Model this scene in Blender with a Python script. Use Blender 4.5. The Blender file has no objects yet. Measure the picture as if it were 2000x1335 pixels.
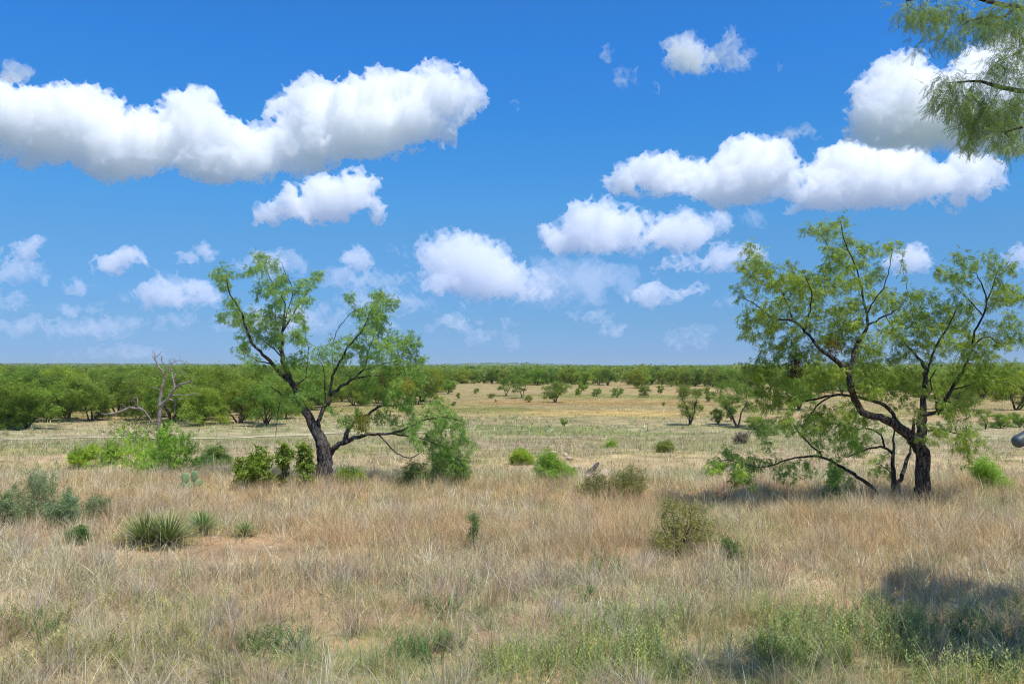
import bpy, math, random, sys, time
import numpy as np
from mathutils import Vector
T0 = time.time()
RNG = np.random.default_rng(11)
random.seed(11)
SC = bpy.context.scene
COL = SC.collection

# ------------------------------------------------------------------ camera model (photo measured at 2000 x 1335)
F = 1667.0
HORIZON = 714.0
CAM_Z = 2.5
PITCH = math.atan((HORIZON - 667.5) / F)

def at(px, py, D):
    """World point seen at photo position (px, py) at depth D metres."""
    u = (px - 1000.0) / F; v = (667.5 - py) / F
    c, s = math.cos(PITCH), math.sin(PITCH)
    y = c - v * s; z = s + v * c
    k = D / y
    return np.array([u * k, D, CAM_Z + z * k])

def sstep(a, b, x):
    t = np.clip((x - a) / (b - a), 0, 1)
    return t * t * (3 - 2 * t)

# ------------------------------------------------------------------ value noise
def _hash(ix, iy, iz, seed):
    h = (ix.astype(np.uint32) * np.uint32(374761393) + iy.astype(np.uint32) * np.uint32(668265263)
         + iz.astype(np.uint32) * np.uint32(2246822519) + np.uint32((seed * 3266489917) & 0xffffffff))
    h = (h ^ (h >> np.uint32(13))) * np.uint32(1274126177)
    h = h ^ (h >> np.uint32(16))
    return (h & np.uint32(0xffffff)).astype(np.float32) / np.float32(0xffffff)

def vnoise(x, y, z=None, seed=0):
    x = np.asarray(x, np.float64); y = np.asarray(y, np.float64)
    z = np.zeros_like(x) if z is None else np.asarray(z, np.float64)
    x, y, z = np.broadcast_arrays(x, y, z)
    xi = np.floor(x); yi = np.floor(y); zi = np.floor(z)
    fx = (x - xi).astype(np.float32); fy = (y - yi).astype(np.float32); fz = (z - zi).astype(np.float32)
    fx = fx * fx * (3 - 2 * fx); fy = fy * fy * (3 - 2 * fy); fz = fz * fz * (3 - 2 * fz)
    xi = xi.astype(np.int64); yi = yi.astype(np.int64); zi = zi.astype(np.int64)
    r = 0
    for dz in (0, 1):
        wz = fz if dz else 1 - fz
        for dy in (0, 1):
            wy = fy if dy else 1 - fy
            a = _hash(xi, yi + dy, zi + dz, seed); b = _hash(xi + 1, yi + dy, zi + dz, seed)
            r = r + wz * wy * (a + (b - a) * fx)
    return r

def fbm(x, y, z=None, seed=0, octs=4, gain=0.5):
    r = 0; a = 1.0; n = 0; f = 1.0
    for i in range(octs):
        r = r + a * vnoise(np.asarray(x) * f, np.asarray(y) * f, None if z is None else np.asarray(z) * f, seed + i * 7)
        n += a; a *= gain; f *= 2.03
    return r / n

# ------------------------------------------------------------------ terrain height
def height(x, y):
    x = np.asarray(x, np.float64); y = np.asarray(y, np.float64)
    yy = y + 1.6 * (vnoise(x / 6.0, y / 9.0, seed=5) - 0.5)
    h = 0.95 * (1 - sstep(1.5, 6.5, y))
    h = h + 0.12 * (vnoise(x / 2.2, y / 2.2, seed=3) - 0.5) + 0.22 * (vnoise(x / 7, y / 7, seed=4) - 0.5)
    h = h - 0.95 * sstep(17.0, 29, yy) - 0.75 * sstep(27, 52, yy) - 0.3 * sstep(50, 90, yy)
    h = h + 0.5 * (vnoise(x / 40, y / 40, seed=8) - 0.5) * sstep(60, 120, y)
    # far, barely risen land
    h = h + 12 * sstep(900, 3200, y) * sstep(400, 1700, x) + 9 * sstep(900, 3000, y) * sstep(-400, -1500, x)
    h = h + 16 * sstep(2600, 4200, y) * np.exp(-((x + 60 ) / 420.0) ** 2)
    h = h + 1.6 * (vnoise(x / 260, y / 260, seed=9) - 0.5) * sstep(260, 900, y)
    return h

def ground_at(px, py):
    """Ground point under a photo position."""
    lo, hi = 3.0, 4000.0
    for _ in range(60):
        m = math.sqrt(lo * hi)
        p = at(px, py, m)
        if p[2] > float(height(p[0], m)): lo = m
        else: hi = m
    p = at(px, py, lo); p[2] = float(height(p[0], p[1]))
    return p

# ------------------------------------------------------------------ mesh and tagging helpers
def tag(o, label=None, cat=None, group=None, kind=None):
    if label: o['label'] = label
    if cat: o['category'] = cat
    if group: o['group'] = group
    if kind: o['kind'] = kind
    return o

def link(name, me, parent=None, loc=None):
    o = bpy.data.objects.new(name, me); COL.objects.link(o)
    if parent is not None: o.parent = parent
    if loc is not None: o.location = loc
    return o

def empty(name, loc=(0, 0, 0)):
    o = bpy.data.objects.new(name, None); COL.objects.link(o); o.location = loc
    o.empty_display_size = 0.2
    return o

def mesh(name, verts, faces, mat, color=None, smooth=False, fcolor=None):
    """verts (N,3); faces (M,k) array or list of such arrays; color (N,3) linear point colours."""
    verts = np.asarray(verts, np.float32)
    if not isinstance(faces, (list, tuple)): faces = [faces]
    faces = [np.asarray(f, np.int32) for f in faces if len(f)]
    me = bpy.data.meshes.new(name)
    me.vertices.add(len(verts)); me.vertices.foreach_set('co', verts.ravel())
    nl = sum(f.size for f in faces); nf = sum(len(f) for f in faces)
    me.loops.add(nl); me.loops.foreach_set('vertex_index', np.concatenate([f.ravel() for f in faces]))
    tot = np.concatenate([np.full(len(f), f.shape[1], np.int32) for f in faces])
    st = np.concatenate([[0], np.cumsum(tot)[:-1]]).astype(np.int32)
    me.polygons.add(nf); me.polygons.foreach_set('loop_start', st)
    me.polygons.foreach_set('loop_total', tot)
    if smooth: me.polygons.foreach_set('use_smooth', np.ones(nf, bool))
    me.update(calc_edges=True)
    if color is not None:
        a = me.color_attributes.new('col', 'FLOAT_COLOR', 'POINT')
        c = np.ones((len(verts), 4), np.float32); c[:, :3] = color
        a.data.foreach_set('color', c.ravel())
    if mat is not None: me.materials.append(mat)
    return me

def newmat(name):
    m = bpy.data.materials.new(name); m.use_nodes = True
    nt = m.node_tree; nt.nodes.clear()
    return m, nt

def N(nt, typ, **kw):
    n = nt.nodes.new(typ)
    for k, v in kw.items():
        if k in n.inputs.keys() if isinstance(k, str) else False: n.inputs[k].default_value = v
        else: setattr(n, k, v)
    return n

def L(nt, a, ao, b, bi): nt.links.new(a.outputs[ao], b.inputs[bi])

# ------------------------------------------------------------------ sun direction (towards the sun)
SUN = np.array([0.28, -0.36, 1.0]); SUN = SUN / np.linalg.norm(SUN)
SUN_EL = math.asin(SUN[2]); SUN_AZ = math.atan2(SUN[0], SUN[1])
# ------------------------------------------------------------------ world, sun, camera, render settings
def setup():
    w = bpy.data.worlds.new("World"); SC.world = w; w.use_nodes = True
    nt = w.node_tree; nt.nodes.clear()
    sky = nt.nodes.new('ShaderNodeTexSky'); sky.sky_type = 'NISHITA'
    sky.sun_disc = False; sky.sun_elevation = SUN_EL; sky.sun_rotation = SUN_AZ
    sky.altitude = 300; sky.air_density = SKY_AIR; sky.dust_density = SKY_DUST; sky.ozone_density = SKY_OZ
    bg = nt.nodes.new('ShaderNodeBackground'); bg.inputs['Strength'].default_value = SKY_STR
    hs = nt.nodes.new('ShaderNodeHueSaturation'); hs.inputs['Saturation'].default_value = SKY_SAT
    hs.inputs['Hue'].default_value = SKY_HUE
    out = nt.nodes.new('ShaderNodeOutputWorld')
    tc = nt.nodes.new('ShaderNodeTexCoord'); sp = nt.nodes.new('ShaderNodeSeparateXYZ'); cr = nt.nodes.new('ShaderNodeValToRGB')
    nt.links.new(tc.outputs['Generated'], sp.inputs[0]); nt.links.new(sp.outputs['Z'], cr.inputs['Fac'])
    e = cr.color_ramp.elements
    e[0].position = SKY_RAMP[0][0]; e[0].color = (*SKY_RAMP[0][1], 1)
    e[1].position = SKY_RAMP[-1][0]; e[1].color = (*SKY_RAMP[-1][1], 1)
    for p_, c_ in SKY_RAMP[1:-1]:
        k_ = e.new(p_); k_.color = (*c_, 1)
    mx = nt.nodes.new('ShaderNodeMix'); mx.data_type = 'RGBA'; mx.blend_type = 'MULTIPLY'; mx.inputs['Factor'].default_value = 1
    nt.links.new(sky.outputs[0], hs.inputs['Color']); nt.links.new(hs.outputs[0], mx.inputs['A']); nt.links.new(cr.outputs[0], mx.inputs['B'])
    nt.links.new(mx.outputs['Result'], bg.inputs['Color'])
    nt.links.new(bg.outputs[0], out.inputs['Surface'])
    w.cycles.sampling_method = 'MANUAL'; w.cycles.sample_map_resolution = 512
    sl = bpy.data.lights.new('sun', 'SUN'); sl.energy = SUN_E; sl.angle = math.radians(0.53)
    sl.color = (1.0, 0.955, 0.88)
    so = bpy.data.objects.new('sun', sl); COL.objects.link(so)
    so.rotation_euler = Vector(SUN).to_track_quat('Z', 'Y').to_euler()
    cam = bpy.data.cameras.new('camera'); cam.sensor_width = 36; cam.lens = 36 * F / 2000
    cam.clip_start = 0.1; cam.clip_end = 120000
    co = bpy.data.objects.new('camera', cam); COL.objects.link(co)
    co.location = (0, 0, CAM_Z); co.rotation_euler = (math.pi / 2 + PITCH, 0, 0)
    SC.camera = co
    SC.view_settings.view_transform = 'Standard'; SC.view_settings.look = 'None'
    SC.view_settings.exposure = EXPOSURE; SC.view_settings.gamma = 1
    c = SC.cycles
    c.max_bounces = 32; c.diffuse_bounces = 2; c.glossy_bounces = 1; c.transmission_bounces = 3
    c.volume_bounces = 32; c.transparent_max_bounces = 8
    c.filter_width = 1.15; c.use_denoising = DENOISE; c.denoiser = 'OPENIMAGEDENOISE'
    try: c.denoising_input_passes = 'RGB_ALBEDO_NORMAL'; c.denoising_prefilter = 'NONE'
    except Exception: pass
    c.caustics_reflective = False; c.caustics_refractive = False
    c.sample_clamp_indirect = 8

SKY_RAMP = [(0.0, (.178, .304, .66)), (.014, (.178, .304, .657)), (.05, (.19, .33, .583)), (.15, (.23, .46, .66)), (.185, (.213, .514, .746)),
            (.268, (.167, .55, .88)), (.345, (.152, .57, 1.0)), (.39, (.16, .58, 1.0)), (.55, (.40, .70, .95)), (1.0, (.85, .88, .86))]
SKY_AIR, SKY_DUST, SKY_OZ, SKY_STR, SKY_SAT, SKY_HUE = 1.0, 0.0, 3.0, 0.15, 1.0, 0.5
SUN_E = 4.0
EXPOSURE = 0.25
DENOISE = True
setup()
# ------------------------------------------------------------------ clouds: closed shapes filled with blue-tinted scattering vapour
def poly_inside(P, pts):
    x, y = pts[:, 0][:, None], pts[:, 1][:, None]
    x1, y1 = P[:, 0], P[:, 1]; x2, y2 = np.roll(x1, -1), np.roll(y1, -1)
    cond = (y1 > y) != (y2 > y)
    xin = (x2 - x1) * (y - y1) / (y2 - y1 + 1e-9) + x1
    ins = (np.sum(cond & (x < xin), axis=1) % 2) == 1
    dx, dy = x2 - x1, y2 - y1
    t = np.clip(((x - x1) * dx + (y - y1) * dy) / (dx * dx + dy * dy + 1e-9), 0, 1)
    d = np.sqrt((x - x1 - t * dx) ** 2 + (y - y1 - t * dy) ** 2).min(axis=1)
    return ins, d

CLOUD_MATS = {}
def cloud_mat(sigma):
    key = round(math.log(sigma) * 8)
    if key in CLOUD_MATS: return CLOUD_MATS[key]
    m, nt = newmat('cloud_vapour')
    vs = nt.nodes.new('ShaderNodeVolumeScatter'); vs.inputs['Color'].default_value = (0.932, 0.938, 1.0, 1)  # blue tint stands in for airlight, turning deep shaded parts lavender
    vs.inputs['Density'].default_value = math.exp(key / 8); vs.inputs['Anisotropy'].default_value = 0.0
    out = nt.nodes.new('ShaderNodeOutputMaterial'); L(nt, vs, 0, out, 'Volume')
    m.cycles.homogeneous_volume = True
    CLOUD_MATS[key] = m
    return m

def make_cloud(poly, label, seed, tau=0.12, base=None, noise=1.0, nb=None, rmax=48, depth_k=0.8, cell=1.7):
    import openvdb
    rng = np.random.default_rng(seed)
    P = np.array(poly, float)
    base = P[:, 1].max() if base is None else base
    D = min(1500 * F / max(HORIZON - base, 60), 26000)
    lo, hi = P.min(0), P.max(0)
    area_pts = rng.uniform(lo, hi, (9000, 2))
    ins, d = poly_inside(P, area_pts)
    pts, d = area_pts[ins], d[ins]
    nb = nb or int(min(700, 40 + (hi[0] - lo[0]) * (hi[1] - lo[1]) / 90))
    sel = rng.permutation(len(pts))[:nb]
    pts, d = pts[sel], d[sel]
    r = np.minimum(d * 1.02 + 2.0, rmax) * rng.uniform(0.7, 1.0, len(d))
    m_px = D / F                                       # metres per photo pixel
    # lumps bulging from the upper outline
    size = min(hi[1] - lo[1], 120)
    seg = np.linalg.norm(np.roll(P, -1, 0) - P, axis=1); cum = np.cumsum(seg)
    k = rng.uniform(0, cum[-1], int(cum[-1] / 9)); j = np.searchsorted(cum, k)
    tt = 1 - (cum[j] - k) / seg[j]; E_ = P[j] * (1 - tt)[:, None] + np.roll(P, -1, 0)[j] * tt[:, None]
    E_ = E_[E_[:, 1] < lo[1] + 0.62 * (hi[1] - lo[1]) + 0.2 * (E_[:, 1] - lo[1])]
    re_ = rng.uniform(0.04, 0.15, len(E_)) * size + 2
    E_[:, 1] += re_ * 0.55
    pts = np.vstack([pts, E_]); r = np.concatenate([r, re_]); d = np.concatenate([d, re_])
    half = (np.minimum(d, rmax * 1.4) + 3) * depth_k
    dep = rng.uniform(-1, 1, len(d)) * half
    C = np.array([at(p[0], p[1], D) for p in pts])
    # push in depth along the view ray, so the silhouette stays put
    cam = np.array([0, 0, CAM_Z]); dirs = (C - cam) / np.linalg.norm(C - cam, axis=1)[:, None]
    C = C + dirs * (dep * m_px)[:, None]; R = r * m_px
    vox = m_px * cell * (2000 / 1024) * 0.62
    pad = vox * 4 + R.mean() * 0.3
    g0 = (C - R[:, None]).min(0) - pad; g1 = (C + R[:, None]).max(0) + pad
    n = np.ceil((g1 - g0) / vox).astype(int)
    S = np.full(n, -1e3, np.float32)
    for c, rr in zip(C, R):
        a = np.maximum(((c - rr * 1.7 - g0) / vox).astype(int), 0); b = np.minimum(((c + rr * 1.7 - g0) / vox).astype(int) + 2, n)
        ax = [g0[i] + np.arange(a[i], b[i]) * vox - c[i] for i in range(3)]
        dist = rr - np.sqrt(ax[0][:, None, None] ** 2 + ax[1][None, :, None] ** 2 + ax[2][None, None, :] ** 2)
        v = S[a[0]:b[0], a[1]:b[1], a[2]:b[2]]
        np.maximum(v, dist, out=v)
    near = S > -20 * m_px
    idx = np.nonzero(near)
    X = (g0[0] + idx[0] * vox) / m_px; Y = (g0[1] + idx[1] * vox) / m_px; Z = (g0[2] + idx[2] * vox) / m_px
    wx = 14 * (vnoise(X / 30, Y / 30, Z / 30, seed + 50) - 0.5); wz = 14 * (vnoise(X / 30, Y / 30, Z / 30, seed + 51) - 0.5)
    X, Y, Z = 0.8 * X + 0.6 * Z + wx, Y + 0.5 * wx, -0.6 * X + 0.8 * Z + wz
    q = 0
    for f, a in ((1 / 60, 18), (1 / 27, 16), (1 / 13, 16.0), (1 / 6.4, 10)):
        nn = vnoise(X * f, Y * f, Z * f, seed)
        q = q + a * (1 - 2 * np.abs(nn - 0.5) * 2)     # billowed
    S[idx] += ((q - 31.0 - 5 * max(noise - 1, 0)) * 0.62 * noise * m_px).astype(np.float32)
    # even, soft-cut base
    zb = float(at(0, base, D)[2])
    zz = g0[2] + np.arange(n[2]) * vox
    grid = openvdb.FloatGrid(background=float(3 * vox))
    grid.copyFromArray(np.ascontiguousarray(-S).astype(np.float32))
    pv, tris, quads = grid.convertToPolygons(isovalue=0.0, adaptivity=0.02)
    pv = np.asarray(pv) * vox + g0
    fl = [np.asarray(t_) for t_ in (tris, quads) if len(t_)]
    lab = np.arange(len(pv))
    for _ in range(200):
        ch = False
        for f_ in fl:
            mn = lab[f_].min(1); new = lab.copy(); np.minimum.at(new, f_.ravel(), np.repeat(mn, f_.shape[1]))
            new = new[new]
            if (new != lab).any(): ch = True; lab = new
        if not ch: break
    big = np.bincount(lab).argmax(); keep = lab == big; remap = np.cumsum(keep) - 1
    pv = pv[keep]; tris = [] if not len(tris) else remap[np.asarray(tris)[keep[np.asarray(tris)[:, 0]]]]
    quads = [] if not len(quads) else remap[np.asarray(quads)[keep[np.asarray(quads)[:, 0]]]]
    ctr = pv.mean(0); pv = pv - ctr
    fl = []
    if len(tris): fl.append(np.asarray(tris))
    if len(quads): fl.append(np.asarray(quads))
    me = mesh('cloud', pv, fl, cloud_mat(tau / (m_px * 2000 / 1024)), smooth=True)
    o = link('cloud', me, loc=ctr)
    tag(o, label, 'cloud', 'white cumulus clouds in the blue sky')
    return len(pv)

CLOUDS = [
 ([(95,690),(200,676),(330,680),(420,690),(250,700)], 'faint flat veil right over the left thicket', dict(tau=0.03, noise=1.0)),
 ([(455,620),(520,606),(600,612),(640,628),(540,640)], 'pale low cloud seen through the left half of the left tree', dict(tau=0.045, noise=1.1)),
 ([(840,640),(880,618),(940,622),(955,636),(890,648)], 'small pale low cloud left of the tiny cream one above the hill', dict(tau=0.04, noise=1.1)),
 ([(120,560),(150,545),(190,548),(200,566),(150,572)], 'faint small cloud between the left edge clouds and the low pinkish one', dict(tau=0.035, noise=1.1)),
 ([(1090,620),(1150,604),(1210,608),(1200,622),(1130,628)], 'faint thin cloud below the low cream coloured one', dict(tau=0.035, noise=1.1)),
 ([(60,610),(140,596),(230,600),(240,612),(130,620)], 'thin pale cloud streak over the left thicket, above the cloud layer', dict(tau=0.035, noise=1.1)),
 ([(700,650),(790,632),(860,640),(850,655),(760,662)], 'pale low cloud streak right of the left tree crown, nearest the treeline', dict(tau=0.04, noise=1.1)),
 ([(-120,170),(0,150),(60,165),(100,172),(180,172),(225,190),(250,220),(300,212),(335,185),(365,168),(400,172),(418,205),(450,230),(485,240),(525,250),(530,210),(560,190),(600,152),(640,168),(690,160),(735,128),(790,148),(850,128),(905,140),(940,170),(920,205),(880,235),(860,282),(800,288),(750,308),(690,315),(620,330),(540,345),(480,352),(400,358),(340,335),(300,350),(240,355),(180,350),(165,325),(110,322),(60,300),(0,285),(-120,270)],
  'long towering white cumulus bank stretching from the left edge to mid sky, largest cloud', {}),
 ([(495,438),(520,400),(545,385),(570,370),(595,372),(615,345),(650,350),(700,330),(725,330),(722,370),(742,408),(700,418),(660,438),(600,432),(550,430),(520,440)],
  'small compact white cloud just under the long cumulus bank', {}),
 ([(1660,190),(1690,160),(1720,120),(1760,110),(1810,100),(1820,140),(1860,130),(1900,100),(1960,70),(2080,60),(2080,290),(1980,300),(1900,295),(1800,290),(1700,285),(1655,275)],
  'tall heaped cloud partly hidden behind the overhanging foliage in the corner', {}),
 ([(1160,375),(1185,350),(1225,325),(1270,305),(1300,300),(1330,320),(1380,318),(1430,280),(1490,265),(1545,280),(1555,320),(1560,360),(1510,385),(1460,405),(1410,405),(1370,390),(1320,375),(1250,380),(1190,385)],
  'long white cloud rising rightwards, just left of the flat based cloud', {}),
 ([(1520,415),(1545,400),(1550,370),(1580,330),(1625,285),(1670,280),(1720,290),(1780,295),(1830,315),(1880,300),(1940,310),(1945,350),(1890,385),(1830,380),(1780,400),(1700,410),(1600,410)],
  'flat based white cloud directly above the tall mesquite tree on the right', {}),
 ([(1500,262),(1530,242),(1570,245),(1625,262),(1590,274),(1520,274)], 'thin veil of cloud above the gap between two larger clouds', dict(tau=0.026, noise=1.5)),
 ([(1295,85),(1320,75),(1355,70),(1375,100),(1395,130),(1360,150),(1320,150),(1300,145)], 'small ragged white puff high in the sky, left of the wispier one', dict(tau=0.058, noise=1.15)),
 ([(1370,70),(1430,55),(1445,95),(1470,130),(1440,135),(1405,115),(1395,90)], 'torn wispy cloud shred high in the sky, right of a denser puff', dict(tau=0.037, noise=1.5)),
 ([(1173,95),(1205,94),(1208,112),(1180,114)], 'tiny faint cloud tuft, topmost of the shreds left of the high puff', dict(tau=0.031, noise=1.5)),
 ([(1183,138),(1238,128),(1230,180),(1200,172)], 'faint broken cloud shred below the tiniest tuft', dict(tau=0.026, noise=1.5)),
 ([(1240,168),(1285,158),(1276,184),(1250,184)], 'faint little cloud shred, lower right of its broken neighbour', dict(tau=0.026, noise=1.5)),
 ([(1060,490),(1062,450),(1090,420),(1130,400),(1180,392),(1215,400),(1265,420),(1280,450),(1240,480),(1200,490),(1140,495),(1080,500)], 'rounded white cloud in mid sky, left half of a joined pair', dict(tau=0.083, noise=1.15)),
 ([(1220,490),(1250,460),(1280,425),(1330,412),(1370,425),(1412,425),(1395,460),(1370,480),(1320,495),(1260,500)], 'rounded white cloud in mid sky, right half of a joined pair', dict(tau=0.073, noise=1.15)),
 ([(1255,522),(1300,505),(1360,495),(1420,478),(1480,475),(1490,500),(1440,520),(1380,532),(1320,537),(1270,537)], 'flat stretched cloud reaching towards the top left of the tall right tree', dict(tau=0.062, noise=1.15)),
 ([(1200,598),(1220,570),(1250,552),(1300,558),(1350,552),(1380,555),(1370,575),(1320,582),(1270,597)], 'low cream coloured cloud beneath the flat stretched one', dict(tau=0.062, noise=1.15)),
 ([(820,495),(835,470),(870,455),(905,450),(950,465),(990,480),(1002,510),(1060,545),(1050,585),(960,590),(880,575),(830,535)], 'broad domed grey white cloud low over the middle of the plain', dict(tau=0.062, noise=1.15)),
 ([(800,567),(830,545),(860,535),(885,545),(897,558),(850,570)], 'small bright puff in front of the broad domed cloud', dict(tau=0.073, noise=1.15)),
 ([(1058,562),(1085,540),(1105,550),(1100,564)], 'tiny cream puff right of the broad domed cloud', dict(tau=0.042, noise=1.5)),
 ([(270,602),(280,560),(310,535),(345,540),(380,545),(430,560),(440,592),(360,602)], 'low pinkish white cloud left of the tree with the leaning trunk', dict(tau=0.052, noise=1.15)),
 ([(185,530),(195,505),(230,488),(265,488),(282,505),(275,525),(230,537)], 'round isolated white puff on the left, alone in clear sky', dict(tau=0.073, noise=1.15)),
 ([(333,510),(345,488),(380,480),(420,480),(425,497),(380,510)], 'small lens shaped cloud above the tip of the left tree', dict(tau=0.058, noise=1.15)),
 ([(-30,502),(0,475),(40,465),(75,470),(90,488),(120,475),(118,492),(80,507),(20,510)], 'flat white cloud at the left edge, upper one of two', dict(tau=0.062, noise=1.15)),
 ([(-20,545),(0,517),(50,512),(95,515),(95,540),(40,552)], 'flat white cloud at the left edge, lower one of two', dict(tau=0.042, noise=1.5)),
 ([(-40,596),(0,565),(30,572),(60,582),(50,597),(0,604)], 'dim cloud scrap at the left edge closest to the treeline', dict(tau=0.031, noise=1.5)),
 ([(650,522),(665,492),(695,483),(730,505),(720,524)], 'white puff right of the top of the left tree', dict(tau=0.062, noise=1.15)),
 ([(735,520),(775,482),(810,476),(805,500),(760,522)], 'faint slanting cloud between the white puff and the domed cloud', dict(tau=0.026, noise=1.5)),
 ([(430,545),(445,510),(520,488),(580,495),(615,520),(540,545)], 'pale cloud behind the top branches of the left tree', dict(tau=0.037, noise=1.5)),
 ([(1728,527),(1745,490),(1780,475),(1815,492),(1832,514),(1800,532)], 'white puff seen between the top branches of the tall right tree', dict(tau=0.073, noise=1.15)),
 ([(1960,500),(1985,477),(2060,470),(2060,530),(1990,520)], 'white cloud cut off by the right edge of the view', dict(tau=0.062, noise=1.15)),
 ([(960,640),(990,625),(1027,637),(1000,644)], 'tiny cream cloud low above the distant hill', dict(tau=0.052, noise=1.15)),
 ([(1165,650),(1190,635),(1222,640),(1227,652)], 'tiny low cloud right of the hill, left of a longer faint one', dict(tau=0.037, noise=1.5)),
 ([(1285,657),(1340,640),(1392,640),(1382,657)], 'faint long low cloud near the horizon, right of a tiny one', dict(tau=0.021, noise=1.5)),
 ([(270,642),(340,612),(408,615),(412,634)], 'faint wedge of cloud low behind the left tree', dict(tau=0.026, noise=1.5)),
 ([(880,602),(930,585),(972,592),(950,604)], 'faint cloud strip beneath the broad domed cloud', dict(tau=0.026, noise=1.5)),
 ([(1378,595),(1430,583),(1442,592),(1400,597)], 'thin cloud sliver just left of the tall right tree', dict(tau=0.031, noise=1.0)),
 ([(200,587),(240,568),(272,575),(250,590)], 'faint scrap of cloud left of the low pinkish cloud', dict(tau=0.026, noise=1.5)),
 ([(640,592),(700,565),(800,562),(860,590),(780,610),(690,606)], 'pale sheet of cloud right of the left tree crown', dict(tau=0.022, noise=1.3)),
 ([(1000,600),(1050,505),(1150,508),(1255,525),(1240,570),(1150,600)], 'pale greyish cloud sheet right of the broad domed cloud', dict(tau=0.014, noise=1.3)),
 ([(30,652),(120,620),(260,616),(330,640),(200,660)], 'pale cloud layer low over the left treeline', dict(tau=0.028, noise=1.3)),
 ([(400,640),(520,596),(640,600),(700,640),(560,655)], 'pale low cloud layer behind the middle of the left tree', dict(tau=0.026, noise=1.3)),
 ([(600,545),(660,528),(760,530),(830,548),(740,562),(650,560)], 'thin cloud streak below the white puff beside the left tree', dict(tau=0.03, noise=1.3)),
 ([(-30,650),(20,622),(90,618),(100,640),(40,655)], 'thin low cloud layer at the left edge, lowest there', dict(tau=0.03, noise=1.3)),
 ([(850,665),(930,648),(1040,650),(1120,664),(1000,676)], 'faint bank of cloud just above the distant hill', dict(tau=0.024, noise=1.3)),
 ([(1230,672),(1300,660),(1420,660),(1460,674),(1340,682)], 'faint bank of cloud over the treeline left of the tallest tree', dict(tau=0.024, noise=1.3)),
 ([(1110,440),(1150,415),(1170,425),(1140,446)], 'tiny wisp tucked at the left of the joined pair', dict(tau=0.03, noise=1.5)),
 ([(8,160),(15,128),(45,128),(58,150),(30,166)], 'ragged wisp rising from the left end of the long cumulus bank', dict(tau=0.05, noise=1.5)),
 ([(1440,430),(1475,415),(1505,420),(1480,440)], 'faint shred of cloud below the flat based one', dict(tau=0.03, noise=1.5)),
 ([(1478,124),(1526,120),(1524,132),(1490,134)], 'faint shred right of the torn high cloud', dict(tau=0.035, noise=1.5)),
 ([(982,210),(1003,203),(1008,230),(995,238)], 'tiny faint wisp alone in the blue at the middle of the sky', dict(tau=0.03, noise=1.5)),
]
_t = time.time(); _nv = 0
for _i, (_p, _l, _k) in enumerate(CLOUDS):
    _nv += make_cloud(_p, _l, 100 + _i, **_k)
print('clouds', _nv, 'verts', round(time.time() - _t, 1), 's')
# ------------------------------------------------------------------ materials
def leaf_mat(name, trans=0.35, rough=0.5, tint=(1.15, 1.2, 0.75), spec=0.25):
    m, nt = newmat(name)
    at_ = nt.nodes.new('ShaderNodeAttribute'); at_.attribute_name = 'col'
    oi = nt.nodes.new('ShaderNodeObjectInfo')
    hs = nt.nodes.new('ShaderNodeHueSaturation')
    mr = nt.nodes.new('ShaderNodeMapRange'); mr.inputs['To Min'].default_value = 0.82; mr.inputs['To Max'].default_value = 1.18
    mh = nt.nodes.new('ShaderNodeMapRange'); mh.inputs['To Min'].default_value = 0.485; mh.inputs['To Max'].default_value = 0.515
    ml = nt.nodes.new('ShaderNodeMath'); ml.operation = 'MULTIPLY'; ml.inputs[1].default_value = 7.31
    fr = nt.nodes.new('ShaderNodeMath'); fr.operation = 'FRACT'
    L(nt, oi, 'Random', mr, 'Value'); L(nt, oi, 'Random', ml, 0); L(nt, ml, 0, fr, 0); L(nt, fr, 0, mh, 'Value')
    L(nt, mr, 0, hs, 'Value'); L(nt, mh, 0, hs, 'Hue'); L(nt, at_, 'Color', hs, 'Color')
    p = nt.nodes.new('ShaderNodeBsdfPrincipled'); p.inputs['Roughness'].default_value = rough
    p.inputs['Specular IOR Level'].default_value = spec
    L(nt, hs, 0, p, 'Base Color')
    tl = nt.nodes.new('ShaderNodeBsdfTranslucent')
    mu = nt.nodes.new('ShaderNodeMix'); mu.data_type = 'RGBA'; mu.blend_type = 'MULTIPLY'; mu.inputs['Factor'].default_value = 1
    mu.inputs['B'].default_value = (*tint, 1); L(nt, hs, 0, mu, 'A'); L(nt, mu, 'Result', tl, 'Color')
    mx = nt.nodes.new('ShaderNodeMixShader'); mx.inputs[0].default_value = trans
    L(nt, p, 0, mx, 1); L(nt, tl, 0, mx, 2)
    out = nt.nodes.new('ShaderNodeOutputMaterial'); L(nt, mx, 0, out, 'Surface')
    return m

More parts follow.
